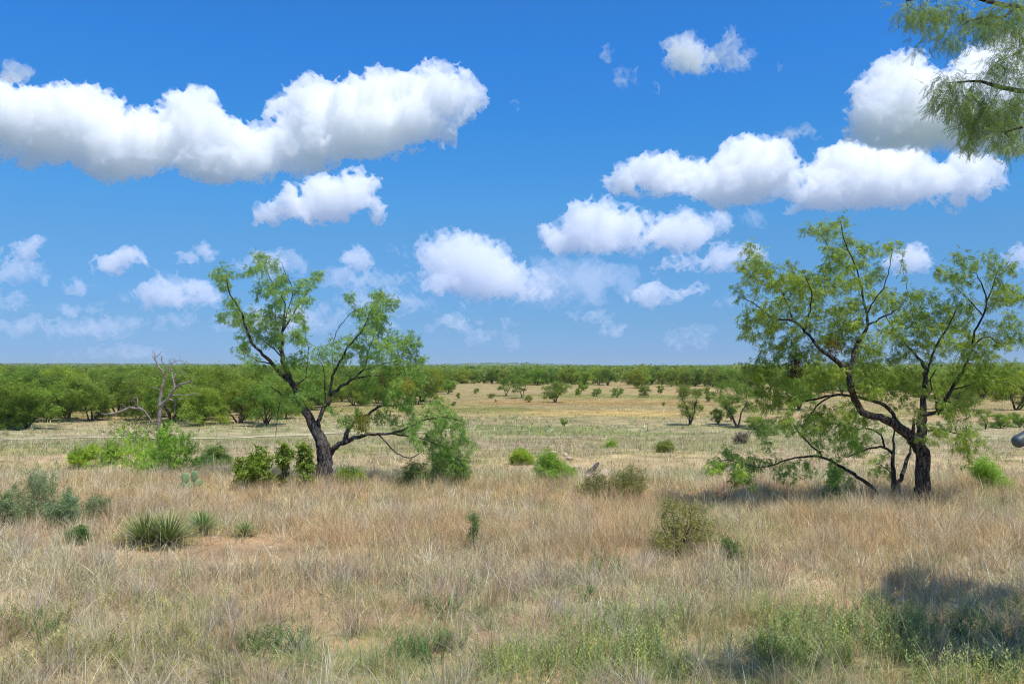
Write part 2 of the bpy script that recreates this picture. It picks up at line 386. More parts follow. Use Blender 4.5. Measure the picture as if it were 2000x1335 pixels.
def bark_mat(name, dark, light, rust=None, scale=1.0):
    m, nt = newmat(name)
    tc = nt.nodes.new('ShaderNodeTexCoord')
    mp = nt.nodes.new('ShaderNodeMapping'); mp.inputs['Scale'].default_value = (26 * scale, 26 * scale, 6 * scale)
    L(nt, tc, 'Object', mp, 'Vector')
    n1 = nt.nodes.new('ShaderNodeTexNoise'); n1.inputs['Scale'].default_value = 1.0; n1.inputs['Detail'].default_value = 6
    n1.inputs['Roughness'].default_value = 0.65; n1.inputs['Distortion'].default_value = 0.8
    L(nt, mp, 0, n1, 'Vector')
    cr = nt.nodes.new('ShaderNodeValToRGB'); e = cr.color_ramp.elements
    e[0].position = 0.42; e[0].color = (*dark, 1); e[1].position = 0.70; e[1].color = (*light, 1)
    L(nt, n1, 0, cr, 'Fac'); col = cr
    ci = 0
    if rust:
        n2 = nt.nodes.new('ShaderNodeTexNoise'); n2.inputs['Scale'].default_value = 3.2; n2.inputs['Detail'].default_value = 3
        L(nt, tc, 'Object', n2, 'Vector')
        c2 = nt.nodes.new('ShaderNodeValToRGB'); c2.color_ramp.elements[0].position = 0.56; c2.color_ramp.elements[1].position = 0.66
        L(nt, n2, 0, c2, 'Fac')
        mx = nt.nodes.new('ShaderNodeMix'); mx.data_type = 'RGBA'; mx.inputs['B'].default_value = (*rust, 1)
        L(nt, c2, 0, mx, 'Factor'); L(nt, cr, 0, mx, 'A'); col = mx; ci = 'Result'
    p = nt.nodes.new('ShaderNodeBsdfPrincipled'); p.inputs['Roughness'].default_value = 0.9
    p.inputs['Specular IOR Level'].default_value = 0.15
    L(nt, col, ci, p, 'Base Color')
    b = nt.nodes.new('ShaderNodeBump'); b.inputs['Strength'].default_value = 0.9; b.inputs['Distance'].default_value = 0.03
    L(nt, n1, 0, b, 'Height'); L(nt, b, 0, p, 'Normal')
    out = nt.nodes.new('ShaderNodeOutputMaterial'); L(nt, p, 0, out, 'Surface')
    return m

M_LEAF = leaf_mat('mesquite_leaf', trans=0.5)
M_GRASS = leaf_mat('dry_grass', trans=0.22, rough=0.6, tint=(1.1, 1.05, 0.9), spec=0.3)
M_YUCCA = leaf_mat('yucca_leaf', trans=0.08, rough=0.45, spec=0.35)
M_BARK = bark_mat('mesquite_bark', (0.014, 0.012, 0.011), (0.22, 0.195, 0.175), (0.085, 0.05, 0.033))
M_BARK_PLAIN = bark_mat('thin_bark', (0.045, 0.036, 0.03), (0.16, 0.13, 0.11), None, 0.6)
M_DEAD = bark_mat('bleached_wood', (0.16, 0.13, 0.12), (0.50, 0.44, 0.39), (0.22, 0.13, 0.09), 1.3)

# ------------------------------------------------------------------ skeleton growth (space colonisation)
class Tree:
    def __init__(self, seed=0):
        self.pos = []; self.par = []; self.mr = []; self.rng = np.random.default_rng(seed)

    def add(self, p, par, r=0.0):
        self.pos.append(np.asarray(p, float)); self.par.append(par); self.mr.append(r); return len(self.pos) - 1

    def limb(self, pts, rad, step=0.12, wob=0.012, root=False):
        """pts (n,3), rad (n,) main limb; attaches to the nearest existing node unless root."""
        pts = np.asarray(pts, float); rad = np.asarray(rad, float)
        seg = np.linalg.norm(np.diff(pts, axis=0), axis=1); cum = np.concatenate([[0], np.cumsum(seg)])
        n = max(2, int(cum[-1] / step) + 1); t = np.linspace(0, cum[-1], n)
        # smooth resample
        P = np.stack([np.interp(t, cum, pts[:, k]) for k in range(3)], 1)
        if n > 4:
            for _ in range(2): P[1:-1] = 0.25 * P[:-2] + 0.5 * P[1:-1] + 0.25 * P[2:]
        R = np.interp(t, cum, rad)
        P[1:] += self.rng.normal(0, wob, P[1:].shape) * np.minimum(1, R[1:, None] * 20 + 0.3)
        par = -1; s = 0
        if self.pos and not root:
            A = np.array(self.pos); par = int(np.argmin(((A - P[0]) ** 2).sum(1)))
            if np.linalg.norm(A[par] - P[0]) < step * 0.6: s = 1
        last = par
        for p, r in zip(P[s:], R[s:]): last = self.add(p, last, r)
        return last

    def grow(self, att, step=0.1, infl=1.2, kill=0.14, iters=120, jit=0.25, down=0.0, maxn=9000, from_node=0):
        att = np.asarray(att, float)
        pos = np.array(self.pos); par = list(self.par); mr = list(self.mr)
        cap = maxn + len(pos) + 10
        P = np.zeros((cap, 3)); P[:len(pos)] = pos; n = len(pos)
        d = np.full(len(att), 1e9); near = np.zeros(len(att), int)
        def upd(a, b):
            for s in range(a, b, 400):
                e = min(b, s + 400)
                D = ((att[:, None, :] - P[None, s:e]) ** 2).sum(2); j = D.argmin(1); v = D[np.arange(len(att)), j]
                m = v < d; d[m] = v[m]; near[m] = j[m] + s
        upd(from_node, n)
        alive = d > kill ** 2
        for it in range(iters):
            act = alive & (d < (infl * (1 + it * 0.05)) ** 2)
            if not act.any(): 
                if not alive.any() or it > 60: break
                continue
            ids = near[act]; v = att[act] - P[ids]; v /= np.linalg.norm(v, axis=1)[:, None] + 1e-9
            u, inv = np.unique(ids, return_inverse=True)
            S = np.zeros((len(u), 3)); np.add.at(S, inv, v)
            nl = np.linalg.norm(S, axis=1); S /= nl[:, None] + 1e-9
            S += self.rng.normal(0, jit, S.shape); S[:, 2] -= down
            S /= np.linalg.norm(S, axis=1)[:, None]
            new = P[u] + S * step
            k = len(new)
            if n + k >= cap: break
            P[n:n + k] = new; par += [int(q) for q in u]; mr += [0.0] * k
            upd(n, n + k); n += k
            alive &= d > kill ** 2
        self.pos = [P[i] for i in range(n)]; self.par = par; self.mr = mr

    def radii(self, tip=0.0022, power=2.3, cap=None):
        n = len(self.pos); acc = np.zeros(n); ch = np.zeros(n, int)
        for i in range(n - 1, -1, -1):
            if acc[i] == 0: acc[i] = tip ** power
            p = self.par[i]
            if p >= 0: acc[p] += acc[i]; ch[p] += 1
        r = acc ** (1 / power)
        mr = np.array(self.mr)
        r = np.where(mr > 0, mr, r)
        # a side shoot is never thicker than what carries it
        for i in range(n):
            p = self.par[i]
            if p >= 0 and r[i] > r[p] * 0.95 and mr[i] == 0: r[i] = r[p] * 0.95
        self.r = r; self.nch = ch
        return r

    def tubes(self, minr=0.0, rough=0.0, seed=0, flare=0.0, thick=0.03):
        P = np.array(self.pos); r = self.r; n = len(P)
        kids = [[] for _ in range(n)]
        for i, p in enumerate(self.par):
            if p >= 0: kids[p].append(i)
        V = []; Q = []; off = 0
        starts = [(i, -1) for i, p in enumerate(self.par) if p < 0]
        while starts:
            i, frm = starts.pop()
            ch = [frm] if frm >= 0 else []
            cur = i
            while True:
                ch.append(cur)
                k = kids[cur]
                if not k: break
                k = sorted(k, key=lambda q: -r[q])
                for o in k[1:]: starts.append((o, cur))
                cur = k[0]
            pts = P[ch]; rr = r[ch].copy()
            if frm >= 0: rr[0] = min(rr[0], rr[1] * 1.15)
            if rr.max() < minr or len(ch) < 2: continue
            rr[-1] *= 0.5
            sides = 12 if rr.max() > thick else (6 if rr.max() > 0.010 else (4 if rr.max() > 0.005 else 3))
            T = np.gradient(pts, axis=0); T /= np.linalg.norm(T, axis=1)[:, None] + 1e-9
            a = np.array([0.3, 0.9, 0.1]); U = np.cross(T, a); U /= np.linalg.norm(U, axis=1)[:, None] + 1e-9
            W = np.cross(T, U)
            th = np.arange(sides) / sides * 2 * np.pi
            ring = (np.cos(th)[None, :, None] * U[:, None] + np.sin(th)[None, :, None] * W[:, None])
            k_ = np.ones((len(ch), sides))
            if rough and sides == 12:
                nn = fbm(np.cos(th)[None] * 1.6 + 0 * rr[:, None], np.sin(th)[None] * 1.6 + pts[:, 2:3] * 3.0, pts[:, 0:1] * 3, seed=seed, octs=3)
                k_ += rough * (nn - 0.5) * 2
                if flare and frm < 0:
                    z = pts[:, 2] - pts[0, 2]
                    k_ += (flare * np.exp(-z / 0.16))[:, None] * (0.7 + 0.5 * np.cos(th * 4 + seed))[None]
            v = pts[:, None] + ring * (rr[:, None] * k_)[..., None]
            V.append(v.reshape(-1, 3))
            m = len(ch); a0 = np.arange(m - 1)[:, None] * sides + np.arange(sides)[None]
            b0 = np.arange(m - 1)[:, None] * sides + (np.arange(sides)[None] + 1) % sides
            q = np.stack([a0, b0, b0 + sides, a0 + sides], -1).reshape(-1, 4) + off
            Q.append(q); off += m * sides
        return np.concatenate(V), np.concatenate(Q)

# ------------------------------------------------------------------ leaf templates: x = along the leaf, z = up
def t_diamond(items):
    """items: (base xyz, direction xyz, length, width, normal-ish)"""
    V = []; Q = []
    for b, d, ln, wd, nrm in items:
        b = np.array(b, float); d = np.array(d, float); d /= np.linalg.norm(d)
        s = np.cross(d, nrm); s /= np.linalg.norm(s) + 1e-9
        k = len(V)
        V += [b, b + d * ln * 0.45 + s * wd / 2, b + d * ln, b + d * ln * 0.45 - s * wd / 2]
        Q.append([k, k + 1, k + 2, k + 3])
    return np.array(V), np.array(Q)

def t_mesquite(pinna=0.085, leaflets=5, lw=0.008, ll=0.034, npin=2, seed=0, droop=0.6):
    rg = np.random.default_rng(seed); it = []
    for s in ((-1, 1) if npin == 2 else (0,)):
        a = s * rg.uniform(0.25, 0.5)
        dx = np.array([math.cos(a), math.sin(a), -0.1])
        b = np.array([0.03, 0, 0.0]) if npin == 2 else np.zeros(3)
        for k in range(leaflets):
            f = (k + 0.6) / leaflets
            p = b + dx * pinna * f + np.array([0, 0, -droop * pinna * f * f])
            dd = dx + np.array([0, 0, -droop * 2 * f])
            side = np.cross(dd, (0, 0, 1)); side /= np.linalg.norm(side)
            for q in (-1, 1):
                d = dd * 0.55 + side * q * 0.9 + np.array([0, 0, -0.25]) + rg.normal(0, .08, 3)
                it.append((p, d, ll * (1 - 0.3 * abs(f - 0.4)), lw, (0.2 * q, 0, 1)))
    return t_diamond(it)

def rot_frames(dirs, rng, roll=0.5):
    x = dirs / (np.linalg.norm(dirs, axis=1)[:, None] + 1e-9)
    up = np.tile(np.array([0, 0, 1.0]), (len(x), 1)) + rng.normal(0, roll, x.shape)
    y = np.cross(up, x); y /= np.linalg.norm(y, axis=1)[:, None] + 1e-9
    z = np.cross(x, y)
    return np.stack([x, y, z], 2)            # columns are axes

def scatter(tpls, pos, dirs, scale, col, rng, roll=0.5, jitter=0.12):
    """Copies of leaf templates merged in one vertex/face array with a colour per leaf."""
    V = []; Q = []; C = []; off = 0
    which = rng.integers(0, len(tpls), len(pos)); Fm = rot_frames(dirs, rng, roll)
    for i, (tv, tq) in enumerate(tpls):
        m = which == i
        if not m.any(): continue
        v = np.einsum('nij,kj->nki', Fm[m], tv) * scale[m][:, None, None] + pos[m][:, None]
        k = m.sum(); q = tq[None] + (np.arange(k) * len(tv))[:, None, None] + off
        c = np.repeat(col[m], len(tv), 0); c = c * (1 + rng.normal(0, jitter, (len(c) // 4, 1)).repeat(4, 0))
        V.append(v.reshape(-1, 3)); Q.append(q.reshape(-1, tq.shape[1])); C.append(np.clip(c, 0.004, 1)); off += v.shape[0] * v.shape[1]
    return np.concatenate(V), np.concatenate(Q), np.concatenate(C)

def leaf_sites(tr, rmax=0.007, per=3, spread=0.05, droop=0.5, rng=None, mask=None, out_from=None):
    P = np.array(tr.pos); r = tr.r; par = np.array(tr.par)
    ok = (r < rmax) & (par >= 0) & (np.array(tr.mr) == 0)
    if mask is not None: ok &= mask
    idx = np.nonzero(ok)[0]
    d = P[idx] - P[par[idx]]; d /= np.linalg.norm(d, axis=1)[:, None] + 1e-9
    idx = np.repeat(idx, per); d = np.repeat(d, per, 0)
    pos = P[idx] + rng.normal(0, spread, (len(idx), 3)) * 0.5
    dirs = d * 0.5 + rng.normal(0, 0.8, d.shape); dirs[:, 2] -= droop
    return pos, dirs

def col_var(n, base, rng, v=0.18, yellow=0.1, pos=None, seed=0, clump=0.25):
    c = np.tile(np.array(base), (n, 1)) * (1 + rng.normal(0, v, (n, 1)))
    if pos is not None:
        f = fbm(pos[:, 0] * 1.6, pos[:, 1] * 1.6, pos[:, 2] * 1.6, seed=seed, octs=3) - 0.5
        c *= (1 + clump * 2.6 * f)[:, None]
        c[:, 0] *= 1 + yellow * 2.5 * (f - 0.02) 
    y = rng.random(n) < yellow
    c[y] *= np.array([1.4, 1.22, 0.8])
    return np.clip(c, 0.005, 0.9)
# ------------------------------------------------------------------ the two large mesquites and the small multi-stemmed one
def zoom(ox, oy, s):
    return lambda p: (ox + p[0] * s, oy + p[1] * s)
ZL = zoom(350, 450, 650 / 1578.0); SL = 650 / 1578.0
ZR = zoom(1350, 400, 650 / 1400.0); SR = 650 / 1400.0

def build_traced(name, label, cat_, D, Z, S, limbs, blobs, leafcol, seed, ppb=15, rmax_leaf=0.006, per=6, tpl=None,
                 leaf_mat_=None, bark=None, depth_sd=0.45, min_att=6, step=0.085, dead=None, yellow=0.12, flare=0.5, rough=0.2, size=1.0):
    rng = np.random.default_rng(seed)
    tr = Tree(seed); m = D / F; ox_left = D > 18
    pxs = []; deps = []
    base = None
    for i, (pl, drift) in enumerate(limbs):
        pts = []; rad = []
        if i == 0: d0 = 0.0
        else:
            A = np.array(pxs); k = np.argmin(((A - np.array(Z(pl[0]))) ** 2).sum(1)); d0 = deps[k]
        lens = [0]
        for a, b in zip(pl[:-1], pl[1:]): lens.append(lens[-1] + math.hypot(b[0] - a[0], b[1] - a[1]))
        for (x, y, r), l in zip(pl, lens):
            dd = d0 + drift * (l / max(lens[-1], 1)) ** 1.3
            px, py = Z((x, y)); pts.append(at(px, py, D + dd)); rad.append(r * S * m * size * ((0.74 if r < 50 else .85) if (r > 20 and ox_left) else 0.80 if r > 30 else 0.74))
            pxs.append((px, py)); deps.append(dd)
        pts = np.array(pts)
        if i == 0:
            base = pts[0].copy(); base[2] = float(height(base[0], base[1]))
            # root reaches the ground
            pts[0, 2] = min(pts[0, 2], base[2]) - 0.05
        tr.limb(pts, rad, step=0.09, root=(i == 0))
    A = np.array(pxs); Dp = np.array(deps)
    att = []
    for b in blobs:
        x, y, r = b[:3]
        px, py = Z((x, y)); dist = ((A - (px, py)) ** 2).sum(1)
        w = np.exp(-dist / (2 * (70.0) ** 2)) + 1e-9
        dep = (w * Dp).sum() / w.sum() + rng.normal(0, depth_sd)
        c = at(px, py, D + dep); R = r * S * m
        n = max(min_att, int(ppb * (r / 55.0) ** 2))
        v = rng.normal(0, 1, (n, 3)); v /= np.linalg.norm(v, axis=1)[:, None]; v *= (rng.random((n, 1)) ** 0.5) * R * 0.92
        v[:, 1] *= 1.4
        att.append(c + v)
    att = np.concatenate(att)
    tr.grow(att, step=step, infl=1.1, kill=0.085, jit=0.33)
    if dead:
        n0 = len(tr.pos)
    tr.radii(tip=0.0019, power=2.25)
    root = empty(name, base)
    tv, tq = tr.tubes(rough=rough, seed=seed, flare=flare)
    link('trunk', mesh('trunk', tv - base, tq, bark or M_BARK, smooth=True), root)
    tpl = tpl or [t_mesquite(seed=s_, pinna=.068, ll=.025, lw=.0105, droop=.45) for s_ in range(4)]
    pos, dirs = leaf_sites(tr, rmax=rmax_leaf, per=per, spread=0.05, rng=rng, droop=0.5)
    col = col_var(len(pos), leafcol, rng, pos=pos, seed=seed, yellow=yellow)
    lv, lq, lc = scatter(tpl, pos, dirs, rng.uniform(0.75, 1.25, len(pos)), col, rng)
    link('crown', mesh('crown', lv - base, lq, leaf_mat_ or M_LEAF, color=lc), root)
    print(name, 'nodes', len(tr.pos), 'leaves', len(pos), 'faces', len(lq), round(time.time() - T0, 1))
    tag(root, label, cat_)
    return root, tr, base

def clump(parent, base, px, py, D, r, col, seed, name='mistletoe', n=220):
    """dense ball of short stubby sprigs hanging in a crown"""
    rng = np.random.default_rng(seed); c = at(px, py, D)
    v = rng.normal(0, 1, (n, 3)); v /= np.linalg.norm(v, axis=1)[:, None]
    pos = c + v * r * (rng.random((n, 1)) ** 0.5) * np.array([1, 1, 1.15])
    t = [t_diamond([((0, 0, 0), (1, 0.3 * s, 0), 0.05, 0.012, (0, 0, 1)), ((0.02, 0, 0), (1, -0.6 * s, .3), 0.04, 0.012, (0, 0, 1)), ((0.02, 0, 0), (.3, 0.6 * s, -.8), 0.04, 0.012, (1, 0, 1))]) for s in (-1, 1)]
    V, Q, C = scatter(t, pos, v + rng.normal(0, .4, v.shape), rng.uniform(.8, 1.3, n), col_var(n, col, rng, v=.25), rng)
    link(name, mesh(name, V - base, Q, M_LEAF, color=C), parent)

left_limbs = [
 ([(690,1215,50),(690,1160,50),(688,1100,48),(690,1060,45),(665,980,36),(635,930,31),(610,870,28),(580,830,24),(560,770,18),(528,715,18),(505,660,17),(490,600,15),(485,540,11),(490,480,8),(500,420,7),(505,350,5),(480,300,3.5),(430,230,2.5),(400,150,1.5)], 0.5),
 ([(528,715,18),(480,680,14),(440,630,12),(400,585,10),(350,540,9),(325,480,8),(300,400,6),(270,340,5),(235,300,4.5),(225,230,3)], -0.9),
 ([(440,630,5),(370,620,4),(330,590,3),(290,560,2)], -0.5),
 ([(490,600,6),(460,570,5),(420,540,4),(385,510,3),(350,470,2)], 0.7),
 ([(490,480,7),(520,430,6),(560,360,4.5),(590,320,4),(630,260,3),(660,205,2)], 0.9),
 ([(500,420,4),(545,290,3),(500,200,2),(490,150,1.5)], -0.4),
 ([(535,800,9),(500,785,6),(465,760,4.5),(430,740,3)], -0.5),
 ([(500,785,5),(475,810,4),(468,870,3),(462,930,2),(455,985,1.2)], -0.1),
 ([(600,700,5),(605,640,4),(612,600,3.5),(612,540,3),(590,490,2.2),(600,450,1.5)], 0.4),
 ([(670,985,20),(650,930,16),(665,880,14),(690,830,12),(710,790,11),(740,760,11),(790,725,9),(830,700,7),(880,660,5.5),(900,560,4.5),(935,470,3.5),(955,380,3),(950,300,1.8)], 0.9),
 ([(715,785,8),(725,700,7.5),(745,650,7),(775,600,6),(800,550,5),(850,500,4),(890,430,3),(910,370,2)], -0.8),
 ([(690,830,5),(692,740,4),(690,690,3),(680,640,2)], -0.7),
 ([(735,680,4),(725,600,3.5),(722,540,3),(760,450,3),(805,405,2)], 0.4),
 ([(690,1080,20),(730,1035,17),(770,1005,17),(830,985,13),(880,970,10),(940,965,8.5),(1000,965,7.5),(1060,945,6.5),(1130,910,5),(1190,890,4),(1260,880,3),(1330,900,2)], -0.9),
 ([(785,998,17),(795,950,14),(825,915,10),(880,880,9),(930,845,8),(980,820,6.5),(1040,770,5),(1090,700,4)], 0.8),
 ([(950,965,5),(1000,1030,4.5),(1050,1070,4),(1110,1080,3),(1160,1040,2)], -0.4),
 ([(1000,965,5),(1080,972,4.5),(1150,985,4),(1220,1010,3.5),(1290,1060,3),(1345,1115,2)], -0.5),
 ([(830,700,6),(890,690,5),(950,685,5),(1020,680,4),(1080,690,3),(1120,660,2)], 0.5),
 ([(880,660,5),(950,635,4),(1020,620,3),(1080,600,2)], -0.6),
 ([(880,620,4),(960,560,4),(1040,520,3),(1110,520,2)], 0.6),
]
left_blobs = [(205,205,55),(225,250,42),(390,130,60),(350,180,50),(440,170,55),(480,240,55),(470,310,60),(390,280,55),(550,300,50),(600,250,45),(650,200,42),(600,330,42),
 (400,400,75),(320,420,75),(240,400,60),(195,410,42),(250,340,42),(470,410,50),(565,400,45),(420,470,70),(300,530,60),(340,600,60),(450,520,60),(550,520,55),(590,450,35),
 (520,620,50),(590,600,60),(640,640,55),(380,680,45),(600,740,62),(560,790,55),(645,760,45),(700,650,45),
 (805,310,36),(860,380,60),(945,310,60),(1010,345,52),(920,400,70),(960,460,75),(880,470,50),(830,530,60),(740,540,52),(700,565,45),(780,600,60),(880,600,60),(960,560,70),
 (1040,520,62),(1100,530,62),(1130,600,55),(1060,620,70),(980,680,60),(1070,730,60),(1140,690,50),(900,720,50),(980,780,55),(900,790,40),(850,885,65),(780,880,45),(1030,800,52),(1080,830,42),
 (960,890,45),(1040,910,45),(1120,890,52),(1190,850,45),(1240,830,50),(1280,870,45),(1240,920,45),(1330,905,38),(1220,970,45),(1290,1000,55),(1350,980,42),(1300,1060,55),(1360,1060,42),(1350,1120,45),(1180,960,36),(1200,1010,45),(1250,1055,42),(1320,950,46),(1260,900,46),(1200,880,42),(1100,960,32),(1385,1000,32),(1330,1130,34),(1290,1110,36)]
troot, ttr, tb = build_traced('mesquite_tree', 'dark trunked mesquite left of centre, low limb sweeping right over the grass', 'tree', 18.3, ZL, SL, left_limbs, left_blobs,
    (0.235, 0.37, 0.09), 21, ppb=22, per=6, rmax_leaf=0.0062)
px_, py_ = ZL((1085, 735)); clump(troot, tb, px_, py_, 17.6, 0.14, (0.30, 0.29, 0.05), 5)
px_, py_ = ZL((865, 915)); clump(troot, tb, px_, py_, 17.8, 0.19, (0.24, 0.22, 0.03), 6, n=330)
px_, py_ = ZL((975, 710)); clump(troot, tb, px_, py_, 18.0, 0.10, (0.20, 0.19, 0.05), 7, n=120)
# knobbly burl and split at the foot of the trunk
right_limbs = [
 ([(960,1285,42),(972,1200,38),(978,1120,37),(970,1050,37),(955,1000,34),(925,985,32),(890,950,29),(850,912,26),(790,895,21),(740,885,20),(700,850,18),(680,800,17),(670,740,17),(650,700,16),(620,660,14),(585,630,12),(540,605,9)], -0.8),
 ([(665,720,12),(675,660,12),(690,600,12),(715,560,11),(745,510,9),(740,460,7),(725,400,6),(715,340,5),(680,280,4.5),(640,260,4),(600,210,3.5),(560,150,2.8),(530,100,2)], 0.8),
 ([(715,340,5),(690,250,3.5),(660,190,3),(640,140,2.5),(628,70,1.5)], -0.6),
 ([(745,510,6),(790,480,5),(850,450,4),(890,420,3),(912,380,2),(905,335,1.5)], 0.5),
 ([(740,460,5),(770,400,3.5),(810,350,3),(832,280,2.3),(842,200,1.6)], -0.8),
 ([(540,605,8),(500,560,7),(460,505,7),(420,478,6),(350,490,4.5),(290,430,3),(220,390,2)], 0.6),
 ([(430,478,5),(400,420,4),(380,360,3),(330,290,2.5),(295,240,1.6)], 0.5),
 ([(480,520,4),(500,440,4),(510,370,3),(480,300,2)], -0.8),
 ([(880,940,14),(850,870,11),(800,830,10),(740,815,9),(690,808,8),(640,798,7.5),(580,798,6.5),(520,815,5.5),(460,825,4.5),(400,800,3)], 1.0),
 ([(600,798,5),(530,840,5),(500,880,4.5),(470,930,3)], 0.4),
 ([(958,1010,30),(965,960,27),(975,910,26),(972,850,18),(982,780,15),(988,710,13),(985,660,11),(950,640,8),(920,600,6.5),(880,560,5),(850,520,4),(820,470,3)], 0.8),
 ([(978,885,14),(1020,870,11),(1040,880,10),(1060,840,10),(1090,780,9.5),(1130,720,9),(1155,680,6.5),(1180,600,5.5),(1190,530,6),(1230,470,5.5),(1250,400,4.5),(1220,330,3.5),(1200,290,2)], -0.9),
 ([(1230,470,4),(1190,420,3.5),(1150,380,3),(1100,330,2)], 0.4),
 ([(1250,400,4),(1272,340,3),(1290,270,2)], -0.3),
 ([(1090,780,5),(1150,765,4.5),(1220,740,4),(1300,715,2.5)], 0.6),
 ([(1155,680,5),(1200,570,5),(1250,550,4),(1310,590,3),(1370,570,2)], 0.7),
 ([(1040,880,7),(1030,830,6),(1020,780,5),(1000,740,4),(1030,690,3)], -0.9),
 ([(985,740,7),(1010,640,6),(1050,560,5),(1090,500,3.5),(1120,430,2.5)], -0.7),
 ([(1000,950,6),(1060,940,4),(1120,965,3.5),(1160,960,3),(1185,1000,2)], -0.6),
 ([(925,985,10),(940,950,10),(935,905,6)], -0.3),
]
right_blobs = [(265,190,42),(230,260,50),(300,270,42),(205,370,42),(250,310,50),(340,330,60),(420,270,52),(410,340,70),(480,300,52),(530,290,52),(570,270,42),(500,380,70),(420,430,70),(330,430,52),(250,480,55),(230,540,45),(290,550,36),(350,500,52),(420,520,52),(500,470,62),(585,345,42),
 (498,90,36),(560,120,38),(590,190,42),(618,95,36),(635,55,25),(650,150,42),(640,230,42),(715,170,42),(700,240,45),(760,190,42),(810,160,36),(862,160,32),(740,270,42),(650,330,55),(730,340,55),(800,380,50),(640,430,55),(720,430,45),(590,470,60),(640,520,65),(560,560,62),(680,500,45),(760,430,36),(860,410,55),(900,460,55),
 (400,590,55),(350,600,45),(450,620,52),(520,640,55),(620,580,52),(700,600,52),(780,580,62),(840,520,45),(900,540,52),(960,470,62),(1000,430,55),(1040,480,70),(980,540,75),(1060,560,65),(1120,500,55),(1150,560,55),(1000,365,32),(955,385,30),
 (1050,270,38),(1080,300,36),(1130,230,42),(1190,245,42),(1240,230,42),(1300,240,42),(1330,290,42),(1270,310,48),(1150,310,42),(1120,400,50),(1180,430,42),(1300,370,50),(1370,380,42),(1405,380,36),(1340,450,42),(1280,500,42),(1370,520,52),(1400,560,40),(1320,580,45),(1260,430,32),
 (700,680,62),(780,680,62),(600,700,52),(520,720,52),(430,700,52),(300,700,60),(280,780,60),(360,770,60),(330,840,60),(420,820,52),(260,690,50),(400,900,42),(850,640,52),(840,720,62),(760,770,50),(880,780,50),(900,700,45),(1100,620,55),(1180,620,55),(1240,640,60),(1310,680,52),(1360,700,52),(1250,730,52),(1330,770,42),(1180,700,45),(1110,720,42),(940,860,32),(640,870,42),(560,900,50),(500,940,42),
 (1100,870,42),(1150,930,46),(1160,980,46),(1205,985,42),(1172,1030,38),(1180,1080,24),(1040,960,32),(1020,1000,26),(1120,850,42),(1060,830,36),(640,940,36)]
rroot, rtr, rb = build_traced('mesquite_tree', 'tallest mesquite, on the right, two curving black limbs and airy yellow green crown', 'tree', 15.0, ZR, SR, right_limbs, right_blobs,
    (0.325, 0.47, 0.085), 22, ppb=23, per=6, yellow=0.14, rmax_leaf=0.0058)
px_, py_ = ZR((440, 690)); clump(rroot, rb, px_, py_, 14.3, 0.125, (0.08, 0.06, 0.04), 8, 'twig_nest', 230)
px_, py_ = ZR((600, 600)); clump(rroot, rb, px_, py_, 14.3, 0.12, (0.16, 0.12, 0.03), 9, n=160)
second_limbs = [
 ([(855,1280,18),(855,1180,14),(850,1100,12),(850,1030,8),(855,970,5),(850,900,3)], 0.3),
 ([(865,1250,16),(872,1180,12),(890,1110,12),(910,1070,10),(925,1035,6),(920,990,3)], 0.4),
 ([(850,1270,13),(830,1250,12),(800,1220,11),(740,1170,10),(680,1130,9.5),(620,1095,8),(560,1060,7),(500,1055,6),(440,1060,5),(380,1080,4),(300,1110,3),(200,1080,2.4),(140,1070,1.8)], -0.9),
 ([(560,1060,6),(500,1010,5),(460,970,4),(430,920,3),(400,880,2)], 0.5),
 ([(850,1050,8),(810,1010,7),(760,1020,5.5),(710,1040,4.5),(650,1060,3)], -0.6),
 ([(815,1010,6),(800,960,5),(760,940,4.5),(700,940,3.5),(630,930,2)], 0.5),
 ([(852,1150,4),(830,1110,3),(790,1090,2)], -0.4),
]
second_blobs = [(110,1080,45),(95,1110,36),(160,1035,45),(200,1100,55),(240,1060,45),(240,1160,36),(180,1160,36),(400,1100,42),(380,1135,36),(430,1150,36),(480,1110,36),(620,1120,55),(600,1160,42),(640,1200,32),(690,980,55),(620,950,45),(540,1000,42),(500,900,50),(400,930,42),(290,930,45),(310,990,36),(770,1090,45),(590,1060,32),(560,920,50),(650,880,42),(680,1000,50),(740,900,36),(860,890,36),(620,1040,32)]
sroot, str_, sb_ = build_traced('mesquite_tree', 'low multi stemmed mesquite, one long thin stem leaning left beside the tallest tree', 'tree', 15.6, ZR, SR, second_limbs, second_blobs,
    (0.31, 0.47, 0.09), 23, ppb=20, per=6, flare=0.2)
